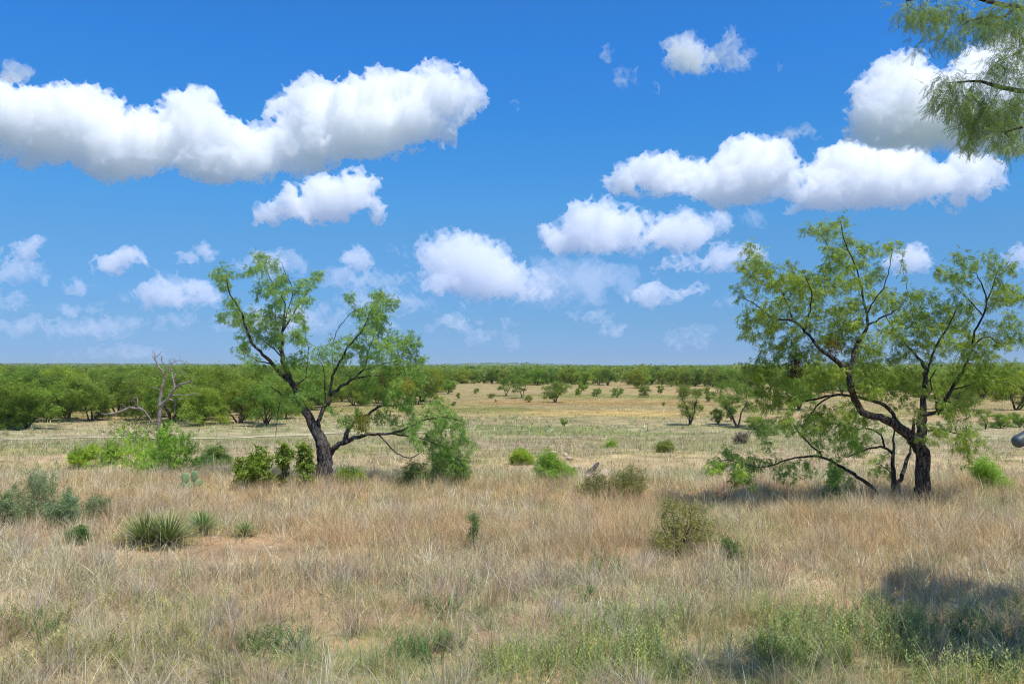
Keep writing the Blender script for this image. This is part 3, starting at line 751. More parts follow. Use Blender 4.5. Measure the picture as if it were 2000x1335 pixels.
# ------------------------------------------------------------------ mesquites of the plain: eight grown forms, copied
def grow_form(seed, H=4.2, W=2.3, stems=3, lean=0.25, leafcol=(0.13, 0.22, 0.045), per=10, leafs=1.0, nblob=25, low=0.17, bushy=False, lsize=0.12, lw=0.036, blobr=(0.42, 0.75)):
    rng = np.random.default_rng(seed); tr = Tree(seed)
    for s in range(stems):
        a = s / stems * 6.283 + rng.uniform(-.6, .6); L0 = rng.uniform(.35, .55) * H
        tip = np.array([math.cos(a) * W * rng.uniform(.3, .5), math.sin(a) * W * rng.uniform(.3, .5), L0])
        mid = tip * np.array([.45, .45, .5]) + rng.normal(0, .12, 3)
        r0 = rng.uniform(.055, .09) * H / 4
        tr.limb([(rng.normal(0, .05), rng.normal(0, .05), -0.15), mid, tip], [r0, r0 * .75, r0 * .45], step=.15, wob=.02, root=True)
    att = []
    for b in range(nblob):
        a = rng.uniform(0, 6.283); rr = math.sqrt(rng.random()) * W * 0.82; zf = low + (0.93 - low) * rng.random() ** (0.8)
        k = 1 - 0.35 * (zf - .6) if zf > .6 else 0.8 + 0.2 * zf
        c = np.array([math.cos(a) * rr * k, math.sin(a) * rr * k, H * zf - 0.12 * rr ** 2 * H / 4])
        R = rng.uniform(*blobr) * H / 4
        v = rng.normal(0, 1, (26, 3)); v /= np.linalg.norm(v, axis=1)[:, None]; v *= R * rng.random((26, 1)) ** .4
        v[:, 2] *= .7; att.append(c + v)
    att = np.concatenate(att); att = att[att[:, 2] > 0.15]
    tr.grow(att, step=.17, infl=2.2, kill=.2, jit=.3, maxn=2500)
    tr.radii(tip=.0045, power=2.2)
    tv, tq = tr.tubes(minr=0.0075)
    pos, dirs = leaf_sites(tr, rmax=.014, per=per, spread=.22, rng=rng, droop=.5)
    tpl = [t_mesquite(pinna=.16, leaflets=2, lw=lw * leafs, ll=lsize * leafs, npin=1, seed=s_, droop=.4) for s_ in range(3)]
    col = col_var(len(pos), leafcol, rng, pos=pos, seed=seed, yellow=.12, clump=.35) * np.array([1.42, 1.2, 1.0])
    V, Q, C = scatter(tpl, pos, dirs, rng.uniform(.7, 1.3, len(pos)), col, rng)
    return (mesh('trunk', tv, tq, M_BARK_PLAIN, smooth=True), mesh('crown', V, Q, M_LEAF, color=C), len(Q))

FORMS = []
for _k in range(8):
    _f = grow_form(300 + _k, H=4.2, W=[2.3, 2.6, 2.0, 2.8, 2.2, 2.5, 1.9, 2.4][_k], stems=[3, 4, 2, 4, 3, 5, 2, 3][_k], leafcol=[(0.155, 0.263, 0.054), (0.182, 0.290, 0.054), (0.135, 0.243, 0.061), (0.203, 0.290, 0.047), (0.162, 0.270, 0.061), (0.142, 0.250, 0.051), (0.189, 0.284, 0.061), (0.169, 0.284, 0.054)][_k])
    FORMS.append(_f)
FORMS.append(grow_form(320, W=1.25, stems=2, nblob=15, per=10, low=.2, lsize=.12, lw=.03, blobr=(.3, .5)))
FORMS.append(grow_form(321, W=1.9, stems=2, nblob=17, per=10, low=.36, lsize=.12, lw=.03, blobr=(.35, .55)))
print('form quads', [f[2] for f in FORMS], round(time.time() - T0, 1))

def place_form(k, x, y, s, label, group, name='mesquite_tree', rz=None, sz=1.0, cat='tree'):
    root = empty(name, (x, y, float(height(x, y))))
    root.rotation_euler = (0, 0, random.uniform(0, 6.28) if rz is None else rz); root.scale = (s * 1.22, s * 1.22, s * sz)
    link('trunk', FORMS[k][0], root); link('crown', FORMS[k][1], root)
    tag(root, label, cat, group)
    return root

ORD = ['first', 'second', 'third', 'fourth', 'fifth', 'sixth', 'seventh', 'eighth', 'ninth', 'tenth', 'eleventh', 'twelfth']
def thicket():
    rng = np.random.default_rng(77)
    spots = []          # front row of the left thicket, traced from the photograph: px, py of the base, crown top py
    front = [(8, 838, 716), (52, 836, 722), (92, 824, 728), (130, 818, 714), (176, 822, 730), (232, 812, 722), (268, 820, 738), (300, 800, 716), (345, 795, 728),
             (397, 828, 745), (430, 812, 722), (468, 826, 738), (500, 812, 730), (520, 832, 745), (556, 818, 735), (590, 800, 722), (640, 795, 730), (690, 792, 735), (735, 788, 728), (780, 780, 726), (820, 772, 722)]
    for i, (px, py, top) in enumerate(front):
        p = ground_at(px, py); H = (py - top) / F * p[1]
        place_form(i % 8, p[0], p[1], H / 4.2 * 1.0, 'green mesquite in the front row of the left thicket, %s from the left edge' % (['nearest'] + ORD[1:] + ['thirteenth', 'fourteenth', 'fifteenth', 'sixteenth', 'seventeenth', 'eighteenth', 'nineteenth', 'twentieth', 'last'])[i],
                   'mesquites of the left thicket')
    # deeper rows of the left thicket
    n = 0; tries = 0; P = [(ground_at(a, b)[0], ground_at(a, b)[1]) for a, b, c in front]
    while n < 128 and tries < 6000:
        tries += 1
        y = math.exp(rng.uniform(math.log(64), math.log(175))); px = rng.uniform(-60, 860)
        if px > 560 and y < 95: continue
        if 350 < px < 420 and 110 < y < 190: continue
        x = (px - 1000) / F * y
        if min(math.hypot(x - a, y - b) for a, b in P) < 2.9 + y * .010: continue
        P.append((x, y)); n += 1
        place_form(int(rng.integers(8)), x, y, rng.uniform(.84, 1.08), 'green mesquite among the crowded crowns behind the front row of the left thicket', 'mesquites deep in the left thicket')
    # edge of the brush across the plain
    n = 0; tries = 0
    edge = lambda px: np.interp(px, [800, 860, 930, 1000, 1100, 1250, 1400, 1500, 1600, 1800, 1900, 2100], [165, 190, 200, 175, 185, 178, 170, 150, 130, 115, 105, 100])
    while n < 158 and tries < 8000:
        tries += 1
        px = rng.uniform(830, 2090); y = edge(px) * 1.08 * math.exp(abs(rng.normal(0, .13)))
        x = (px - 1000) / F * y
        if min(math.hypot(x - a, y - b) for a, b in P) < 2.6 + y * .006: continue
        P.append((x, y)); n += 1
        place_form(int(rng.integers(8)), x, y, rng.uniform(.78, 1.05), 'green mesquite in the treeline along the far side of the open plain', 'mesquites of the far treeline')
thicket()

SINGLES = [  # px, base py, top py, form, label
 (1347, 830, 738, 8, 'slender lone mesquite on the open plain left of the tallest tree'),
 (1440, 834, 738, 9, 'leaning mesquite just left of the tallest tree, behind its lowest leaves'),
 (988, 773, 734, 9, 'small many stemmed mesquite on the plain, left one of two under the distant hill'),
 (1020, 777, 734, 9, 'small dark stemmed mesquite on the plain, right one of two under the distant hill'),
 (1085, 786, 742, 5, 'round bushy mesquite alone on the plain at its middle'),
 (875, 769, 735, 0, 'small mesquite on the plain right of the left tree crown'),
 (1245, 758, 720, 3, 'dark trunked mesquite standing out of the far treeline at right centre'),
 (1140, 757, 722, 7, 'wide mesquite at the edge of the far treeline, above the bushy lone one'),
 (1925, 838, 790, 8, 'thin grey mesquite sapling right of the tallest tree'),
 (1985, 800, 722, 3, 'spreading mesquite at the right edge of the view on the plain'),
 (1860, 800, 725, 1, 'mesquite on the plain just behind the crown of the tallest tree'),
 (1560, 800, 735, 5, 'mesquite on the plain seen through the lower limbs of the tallest tree'),
]
for _px, _py, _top, _k, _l in SINGLES:
    _p = ground_at(_px, _py); _H = (_py - _top) / F * _p[1]
    place_form(_k, _p[0], _p[1], _H / 4.2, _l, 'lone mesquites on the open plain')

def plain_bushes():
    rng = np.random.default_rng(123); P = []; tries = 0
    while len(P) < 14 and tries < 3000:
        tries += 1
        px = rng.uniform(850, 1530) if rng.random() < .8 else rng.uniform(1850, 2010); y = rng.uniform(75, 168); x = (px - 1000) / F * y
        if fbm(np.array([x / 9]), np.array([y / 14]), seed=61)[0] < .47 or any(math.hypot(x - a, y - b) < 1.2 for a, b in P): continue
        P.append((x, y)); s = rng.uniform(.10, .36) * (1.3 if y > 120 else .8)
        r = place_form(int(rng.integers(8)), x, y, s, 'low green mesquite bush, one of many dotted over the far half of the open plain', 'low bushes dotted over the open plain', name='mesquite_bush', cat='bush')
        k = rng.uniform(.9, 1.7); r.scale = (s * k, s * k, s)
plain_bushes()

def woodland():
    """far brush country seen as one mass"""
    rng = np.random.default_rng(99)
    n1, n2 = 3400, 5200
    y1 = np.exp(rng.uniform(math.log(190), math.log(620), n1)); y2 = np.exp(rng.uniform(math.log(600), math.log(5200), n2))
    y = np.concatenate([y1, y2]); x = rng.uniform(-1, 1, len(y)) * (y * .68 + 5)
    k = np.where(y < 620, 1.0, np.clip(y / 700, 1.0, 3.2)) * rng.uniform(.75, 1.2, len(y))
    m = ~((y < 1.18 * np.interp(1000 + x / y * F, [-200, 560, 800, 1400, 1600, 2200], [185, 185, 190, 185, 150, 120])) | (y < 260) & (np.abs(x) < 40) & (fbm(x / 20, y / 20, seed=3) > .55)); x, y, k = x[m], y[m], k[m]
    nq = 80; N_ = len(x)
    u = rng.normal(0, 1, (N_, nq, 3)); u /= np.linalg.norm(u, axis=2)[..., None]
    u *= rng.random((N_, nq, 1)) ** .35
    asp = rng.uniform(.8, 1.2, (N_, 1))
    hz = np.where(y < 620, 1, .75)[:, None] * np.clip(k, .8, 1.5)[:, None]
    cen = np.stack([x[:, None] + u[..., 0] * 2.5 * k[:, None], y[:, None] + u[..., 1] * 2.5 * k[:, None],
                    height(x, y)[:, None] + (2.2 * rng.uniform(.85, 1.15, (N_, 1)) + u[..., 2] * 1.9 * asp) * hz], -1).reshape(-1, 3)
    sc = np.repeat(k, nq) * rng.uniform(.7, 1.3, N_ * nq)
    tc = np.repeat(rng.normal(1, .13, (N_, 1)), nq, 0); ty = np.repeat(rng.random((N_, 1)), nq, 0)
    col = np.array([0.19, 0.27, 0.06]) * tc * (1 + rng.normal(0, .12, (N_ * nq, 1)))
    col[:, 0] *= (0.9 + .5 * ty[:, 0]); 
    tpl = [t_diamond([((-.35, 0, 0), (1, 0, .1), .75, .55, (0, .3, 1))]), t_diamond([((-.4, 0, 0), (1, .2, -.2), .8, .4, (0, -.5, 1))])]
    V, Q, C = scatter(tpl, cen, rng.normal(0, 1, (len(cen), 3)) * [1, 1, .5], sc, col, rng, roll=.6)
    # dark stems under the crowns
    o = link('woodland', mesh('woodland', V, Q, M_LEAF, color=C)); tag(o, 'dense far mesquite brush reaching to the horizon', 'woodland', kind='stuff')
    print('woodland', len(Q))
woodland()
print('mid trees', round(time.time() - T0, 1))
# ------------------------------------------------------------------ terrain sheet and its soil / litter colours
def gx(px, py): 
    p = ground_at(px, py); return p[0], p[1]

def blob2(x, y, cx, cy, rx, ry, ang=0.0, soft=0.6, seed=0):
    c, s = math.cos(ang), math.sin(ang); dx, dy = x - cx, y - cy
    u = (dx * c + dy * s) / rx; v = (-dx * s + dy * c) / ry
    d = np.sqrt(u * u + v * v) + 0.7 * (fbm(x * 1.3 / max(rx, ry) * 3, y * 1.3 / max(rx, ry) * 3, seed=seed + 60, octs=3) - 0.5)
    return 1 - sstep(1 - soft, 1 + soft * 0.4, d)

BARE = []   # (cx, cy, rx, ry) patches of open soil
def bare(px, py, rx, ry): 
    x, y = gx(px, py); BARE.append((x, y, rx, ry))
bare(455, 1068, 1.6, 0.85); bare(330, 1085, 1.0, 0.5); bare(560, 1082, 0.9, 0.6); bare(430, 1092, 1.2, 0.45); bare(640, 1095, 0.5, 0.3)
bare(1050, 1328, 0.45, 0.2); bare(620, 1225, 0.35, 0.22); bare(760, 1215, 0.45, 0.22); bare(1140, 1165, 0.3, 0.25)
bare(1150, 940, 1.3, 0.7); bare(1085, 895, 1.0, 0.6); bare(1720, 1180, 0.75, 0.18); bare(1850, 1182, 0.5, 0.16); bare(960, 1250, 0.35, 0.2); bare(1290, 1182, 0.5, 0.2); bare(935, 1240, .3, .2)
bare(700, 1260, 0.4, 0.2); bare(1620, 1190, .4, .2)

def bareness(x, y):
    b = np.zeros_like(np.asarray(x, float))
    for i, (cx, cy, rx, ry) in enumerate(BARE): b = np.maximum(b, blob2(x, y, cx, cy, rx, ry, seed=i))
    return b

TRACK = [gx(*p) for p in ((-60, 862), (0, 861), (60, 856), (140, 855), (200, 854), (330, 858), (420, 857), (480, 853), (560, 850), (640, 847), (700, 845), (760, 848), (840, 843), (900, 838))]
def track_dist(x, y):
    d = np.full(np.shape(x), 1e9)
    for (x1, y1), (x2, y2) in zip(TRACK[:-1], TRACK[1:]):
        dx, dy = x2 - x1, y2 - y1
        t = np.clip(((x - x1) * dx + (y - y1) * dy) / (dx * dx + dy * dy), 0, 1)
        d = np.minimum(d, np.hypot(x - x1 - t * dx, y - y1 - t * dy))
    return d

YEL = gx(1170, 806)
GREENS = [(*gx(960, 836), 13, 4.5), (*gx(1150, 845), 12, 3.5), (*gx(150, 880), 7, 4), (*gx(60, 870), 6, 3), (*gx(330, 862), 6, 2.2), (*gx(450, 858), 5, 1.8), (*gx(700, 880), 4, 3),
          (*gx(1010, 900), 3.0, 2.0), (*gx(860, 800), 18, 6), (*gx(1300, 775), 26, 12), (*gx(1150, 772), 24, 10), (*gx(1950, 830), 9, 3), (*gx(1480, 835), 5, 2), (*gx(1500, 930), 4, 2)]
def cover(x, y):
    """Colour of grass and litter at a place, and weights of straw, red, green."""
    x = np.asarray(x, float); y = np.asarray(y, float)
    n1 = fbm(x / 1.7, y / 1.7, seed=31, octs=4); n2 = fbm(x / 6.0, y / 6.0, seed=32, octs=4); n3 = fbm(x / 0.6, y / 0.6, seed=33, octs=3)
    far = sstep(20, 60, y)
    n4 = fbm(x / 30.0, y / 12.0, seed=34, octs=4)
    red = 0.85 * sstep(9.8, 12.0, y + 2.4 * (n2 - 0.5) * 2) * (1 - sstep(17.0, 20.5, y + 2 * (n1 - .5))) * (0.12 + 0.95 * sstep(0.40, 0.58, n1 * 0.6 + n2 * 0.4))
    cx, cy = gx(760, 1040); red = np.maximum(red, 1.0 * blob2(x, y, cx, cy, 2.6, 1.6, seed=41))
    cx, cy = gx(1190, 1085); red = np.maximum(red, 0.9 * blob2(x, y, cx, cy, 1.5, 0.9, seed=42))
    red = np.maximum(red, 0.45 * sstep(0.55, 0.68, n1) * (y < 20))
    red = np.maximum(red, 0.4 * far * sstep(0.55, 0.66, n4)); 
    gr = 0.55 * sstep(0.52, 0.66, n2) * (1 - 0.6 * red) + 0.25 * sstep(0.55, 0.7, n3)
    gr = gr + 0.8 * sstep(9.4, 7.4, y) * sstep(0.35, 0.6, n1 + 0.18 * sstep(0.6, 2.0, x) - 0.05)
    gr = np.maximum(gr, 0.5 * sstep(19.5, 22.5, y) * (1 - sstep(45, 62, y)) * sstep(0.38, 0.56, n2 * .5 + n4 * .5))
    gr = np.maximum(gr, 0.34 * far * sstep(0.62, 0.42, n4))
    for i, (cx, cy, rx, ry) in enumerate(GREENS): gr = np.maximum(gr, 0.85 * blob2(x, y, cx, cy, rx, ry, seed=70 + i))
    gr = np.clip(gr, 0, 1); red = np.clip(red, 0, 1) * (1 - 0.8 * gr)
    cx, cy = gx(1190, 786); red = np.maximum(red, 0.9 * blob2(x, y, cx, cy, 20, 8, seed=46)) * (1 - .5 * gr * (y > 60))
    yel = blob2(x, y, YEL[0], YEL[1], 12, 7.5, soft=0.9, seed=44) * (0.45 + 0.8 * sstep(.4, .6, fbm(x / 5, y / 6, seed=45)))
    straw = np.clip(1 - red - gr, 0, 1)
    return straw, red, gr, yel, n1, n2, n3

C_STRAW = np.array([0.52, 0.42, 0.26]); C_RED = np.array([0.48, 0.32, 0.17]); C_GREEN = np.array([0.24, 0.27, 0.085])
C_YEL = np.array([0.64, 0.48, 0.20]); C_SOIL = np.array([0.60, 0.385, 0.20])

def build_ground():
    ys = np.concatenate([np.linspace(-14, 3, 40)[:-1], np.geomspace(3, 60, 330)[:-1], np.geomspace(60, 600, 230)[:-1], np.geomspace(600, 60000, 110)])
    u = np.linspace(-1, 1, 420)
    s = np.sinh(u * 2.2) / np.sinh(2.2)
    wd = 16 + 1.25 * np.maximum(ys, 0)
    X = s[None, :] * wd[:, None]; Y = np.repeat(ys[:, None], len(u), 1)
    Z = height(X, Y) - 0.00 * Y
    st, rd, gr, ye, n1, n2, n3 = cover(X, Y)
    base = st[..., None] * C_STRAW + rd[..., None] * C_RED + gr[..., None] * C_GREEN
    base = base * (1 - 0.75 * ye[..., None]) + C_YEL * 0.75 * ye[..., None]
    near = 1 - sstep(24, 50, Y)
    soil = np.clip(0.62 * near + bareness(X, Y), 0, 1)[..., None]
    c = base * (1 - soil) * (0.80 + 0.2 * near[..., None]) + C_SOIL * soil * (0.85 + 0.5 * (n3[..., None] - 0.5))
    warm = sstep(50, 85, Y)[..., None]
    c *= (1 + warm * (np.array([1.0, .90, .73]) - 1)) * (0.82 + 0.4 * n2[..., None])
    # sparse open plain and far brush country, then blue-tinted land for bounce
    fr = sstep(240, 420, Y)[..., None]
    fb = sstep(5500, 7000, Y)[..., None]  # unseen farthest land, coloured blue to bounce blue light onto the cloud bases
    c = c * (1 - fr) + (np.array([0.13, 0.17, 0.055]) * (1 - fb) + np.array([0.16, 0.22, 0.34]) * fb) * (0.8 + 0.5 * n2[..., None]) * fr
    n, m = X.shape
    V = np.stack([X, Y, Z], -1).reshape(-1, 3)
    i = np.arange(n - 1)[:, None] * m + np.arange(m - 1)[None]
    Q = np.stack([i, i + 1, i + m + 1, i + m], -1).reshape(-1, 4)
    mt, nt = newmat('soil_and_litter')
    a = nt.nodes.new('ShaderNodeAttribute'); a.attribute_name = 'col'
    geo = nt.nodes.new('ShaderNodeNewGeometry')
    n_1 = nt.nodes.new('ShaderNodeTexNoise'); n_1.inputs['Scale'].default_value = 7; n_1.inputs['Detail'].default_value = 8; n_1.inputs['Roughness'].default_value = 0.7
    n_2 = nt.nodes.new('ShaderNodeTexNoise'); n_2.inputs['Scale'].default_value = 0.7; n_2.inputs['Detail'].default_value = 5
    L(nt, geo, 'Position', n_1, 'Vector'); L(nt, geo, 'Position', n_2, 'Vector')
    ad = nt.nodes.new('ShaderNodeMath'); ad.operation = 'MULTIPLY_ADD'; ad.inputs[1].default_value = 0.5
    L(nt, n_1, 0, ad, 0); L(nt, n_2, 0, ad, 2)
    mr = nt.nodes.new('ShaderNodeMapRange'); mr.inputs['From Min'].default_value = 0.55; mr.inputs['From Max'].default_value = 0.95
    mr.inputs['To Min'].default_value = 0.65; mr.inputs['To Max'].default_value = 1.3
    L(nt, ad, 0, mr, 'Value')
    mx = nt.nodes.new('ShaderNodeVectorMath'); mx.operation = 'SCALE'; L(nt, a, 'Color', mx, 0); L(nt, mr, 0, mx, 'Scale')
    p = nt.nodes.new('ShaderNodeBsdfPrincipled'); p.inputs['Roughness'].default_value = 0.95; p.inputs['Specular IOR Level'].default_value = 0.1
    L(nt, mx, 0, p, 'Base Color')
    b = nt.nodes.new('ShaderNodeBump'); b.inputs['Strength'].default_value = 0.6; b.inputs['Distance'].default_value = 0.03
    L(nt, n_1, 0, b, 'Height'); L(nt, b, 0, p, 'Normal')
    out = nt.nodes.new('ShaderNodeOutputMaterial'); L(nt, p, 0, out, 'Surface')
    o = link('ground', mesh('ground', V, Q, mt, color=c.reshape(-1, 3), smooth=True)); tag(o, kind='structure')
    # pale caliche track
    T = np.array(TRACK); seg = np.linalg.norm(np.diff(T, axis=0), axis=1); cum = np.concatenate([[0], np.cumsum(seg)])
    t = np.arange(0, cum[-1], 0.25); C = np.stack([np.interp(t, cum, T[:, k]) for k in (0, 1)], 1)
    for _ in range(30): C[1:-1] = .25 * C[:-2] + .5 * C[1:-1] + .25 * C[2:]
    tg = np.gradient(C, axis=0); tg /= np.linalg.norm(tg, axis=1)[:, None]; nm = np.stack([-tg[:, 1], tg[:, 0]], 1)
    lanes = np.linspace(-1, 1, 7); wv = 0.08 + 0.55 * vnoise(t / 2.0, t * 0, seed=77)
    VV = C[:, None] + nm[:, None] * (lanes[None, :, None] * wv[:, None, None])
    z = height(VV[..., 0], VV[..., 1]) + 0.03
    V = np.concatenate([VV, z[..., None]], -1).reshape(-1, 3); i = np.arange(len(t) - 1)[:, None] * 7 + np.arange(6)[None]
    Q = np.stack([i, i + 1, i + 8, i + 7], -1).reshape(-1, 4)
    cc = np.tile(np.array([0.52, 0.45, 0.29]), (len(V), 1)) * (0.85 + 0.3 * fbm(V[:, 0], V[:, 1], seed=78))[:, None]
    o = link('track', mesh('track', V, Q, mt, color=cc, smooth=True)); tag(o, kind='structure')
build_ground()
print('ground', round(time.time() - T0, 1))
# ------------------------------------------------------------------ grass, as blades
def in_view(n, d0, d1, rng, power=1.0, margin=1.12):
    """random ground positions over the wedge the camera sees, evenly spread per square metre (power 1) or thinning with depth"""
    k = rng.random(n)
    if power == 1.0: y = np.sqrt(d0 ** 2 + k * (d1 ** 2 - d0 ** 2))
    else:
        e = 2 - 2 * (power - 1); e = e if abs(e) > 1e-3 else 1e-3
        y = (d0 ** e + k * (d1 ** e - d0 ** e)) ** (1 / e)
    x = (rng.random(n) * 2 - 1) * (y * 0.6 * margin + 0.6)
    return x, y

def blades(name, x, y, h, lean, width, col, rng, label, cat, az=None, curl=0.6, sink=0.01, dz=0, mat=None, tips=None):
    n = len(x); z = height(x, y) - sink + dz
    az = rng.uniform(0, 2 * np.pi, n) if az is None else az
    d = np.stack([np.cos(az), np.sin(az), np.zeros(n)], 1)
    fa = az + np.pi / 2 + rng.normal(0, 0.7, n)
    s = np.stack([np.cos(fa), np.sin(fa), np.zeros(n)], 1)
    P0 = np.stack([x, y, z], 1)
    up = np.array([0, 0, 1.0])
    ts = (0, 0.38, 0.72, 1.0); V = np.zeros((n, 7, 3), np.float32); k = 0
    ca = np.cos(lean); sa = np.sin(lean)
    for t in ts:
        hz = h * (sa * t + curl * 0.5 * sa * t * t); vz = h * (ca * t - 0.22 * curl * sa * t * t) 
        c = P0 + d * hz[:, None] + up * vz[:, None]
        w = (width * (1 - t) ** 0.7 * 0.5)[:, None]
        if t < 1:
            V[:, k] = c - s * w; V[:, k + 1] = c + s * w; k += 2
        else: V[:, k] = c
    i = (np.arange(n) * 7)[:, None]
    Q = np.concatenate([i + np.array([0, 1, 3, 2]), i + np.array([2, 3, 5, 4])]); T = i + np.array([4, 5, 6])
    C = np.repeat(col, 7, 0).reshape(n, 7, 3)
    me = mesh(name, V.reshape(-1, 3), [Q, T], mat or M_GRASS, color=np.clip(C, .01, .95).reshape(-1, 3))
    o = link(name, me); tag(o, label, cat, kind='stuff')
    return o

def tufted(n_t, per, d0, d1, rng, spread, power=1.0, keep=None):
    x, y = in_view(n_t, d0, d1, rng, power)
    if keep is not None:
        m = rng.random(len(x)) < keep(x, y); x, y = x[m], y[m]
    k = np.maximum(1, rng.poisson(per, len(x)))
    sz = np.repeat(rng.uniform(0.6, 1.35, len(x)), k)
    tx = np.repeat(x, k); ty = np.repeat(y, k)
    a = rng.uniform(0, 2 * np.pi, len(tx)); r = np.abs(rng.normal(0, spread, len(tx)))
    tint = np.repeat(rng.normal(1, 0.20, (len(x), 1)).clip(.5, 1.5), k, 0); tone = np.repeat(rng.random(len(x)), k)
    return tx + np.cos(a) * r, ty + np.sin(a) * r, a, sz, tint, tone

def clearing(x, y): return (1 - 0.93 * bareness(x, y)) * (track_dist(x, y) > 0.75)

def colour_mix(x, y, rng, tint, tone, pals):
    n = len(x); c = np.zeros((n, 3)); w = np.stack([p[0] for p in pals], 1); w = w / (w.sum(1, keepdims=True) + 1e-9)
    cw = np.cumsum(w, 1); u = (0.6 * tone + 0.4 * rng.random(n)); k = (u[:, None] > cw).sum(1).clip(0, len(pals) - 1)
    for i, p in enumerate(pals):
        m = k == i; pc = np.array(p[1]); c[m] = pc[rng.integers(0, len(pc), m.sum())]
    w_ = sstep(45, 75, y)[:, None]
    return c * tint * rng.normal(1, 0.17, (n, 1)) * (np.array([1.06, 1.08, 0.95]) * (1 - w_) + np.array([1.08, 0.97, 0.75]) * w_), k

P_STRAW = [(0.62, 0.51, 0.31), (0.66, 0.58, 0.41), (0.50, 0.42, 0.27), (0.44, 0.41, 0.34), (0.58, 0.45, 0.22), (0.78, 0.70, 0.54), (0.34, 0.29, 0.21), (0.24, 0.20, 0.15)]
P_RED = [(0.60, 0.39, 0.23), (0.64, 0.46, 0.29), (0.48, 0.29, 0.17), (0.68, 0.52, 0.34), (0.56, 0.40, 0.24), (0.34, 0.25, 0.17)]
P_GREEN = [(0.26, 0.31, 0.11), (0.34, 0.37, 0.15), (0.20, 0.27, 0.09), (0.42, 0.42, 0.19), (0.30, 0.33, 0.17)]

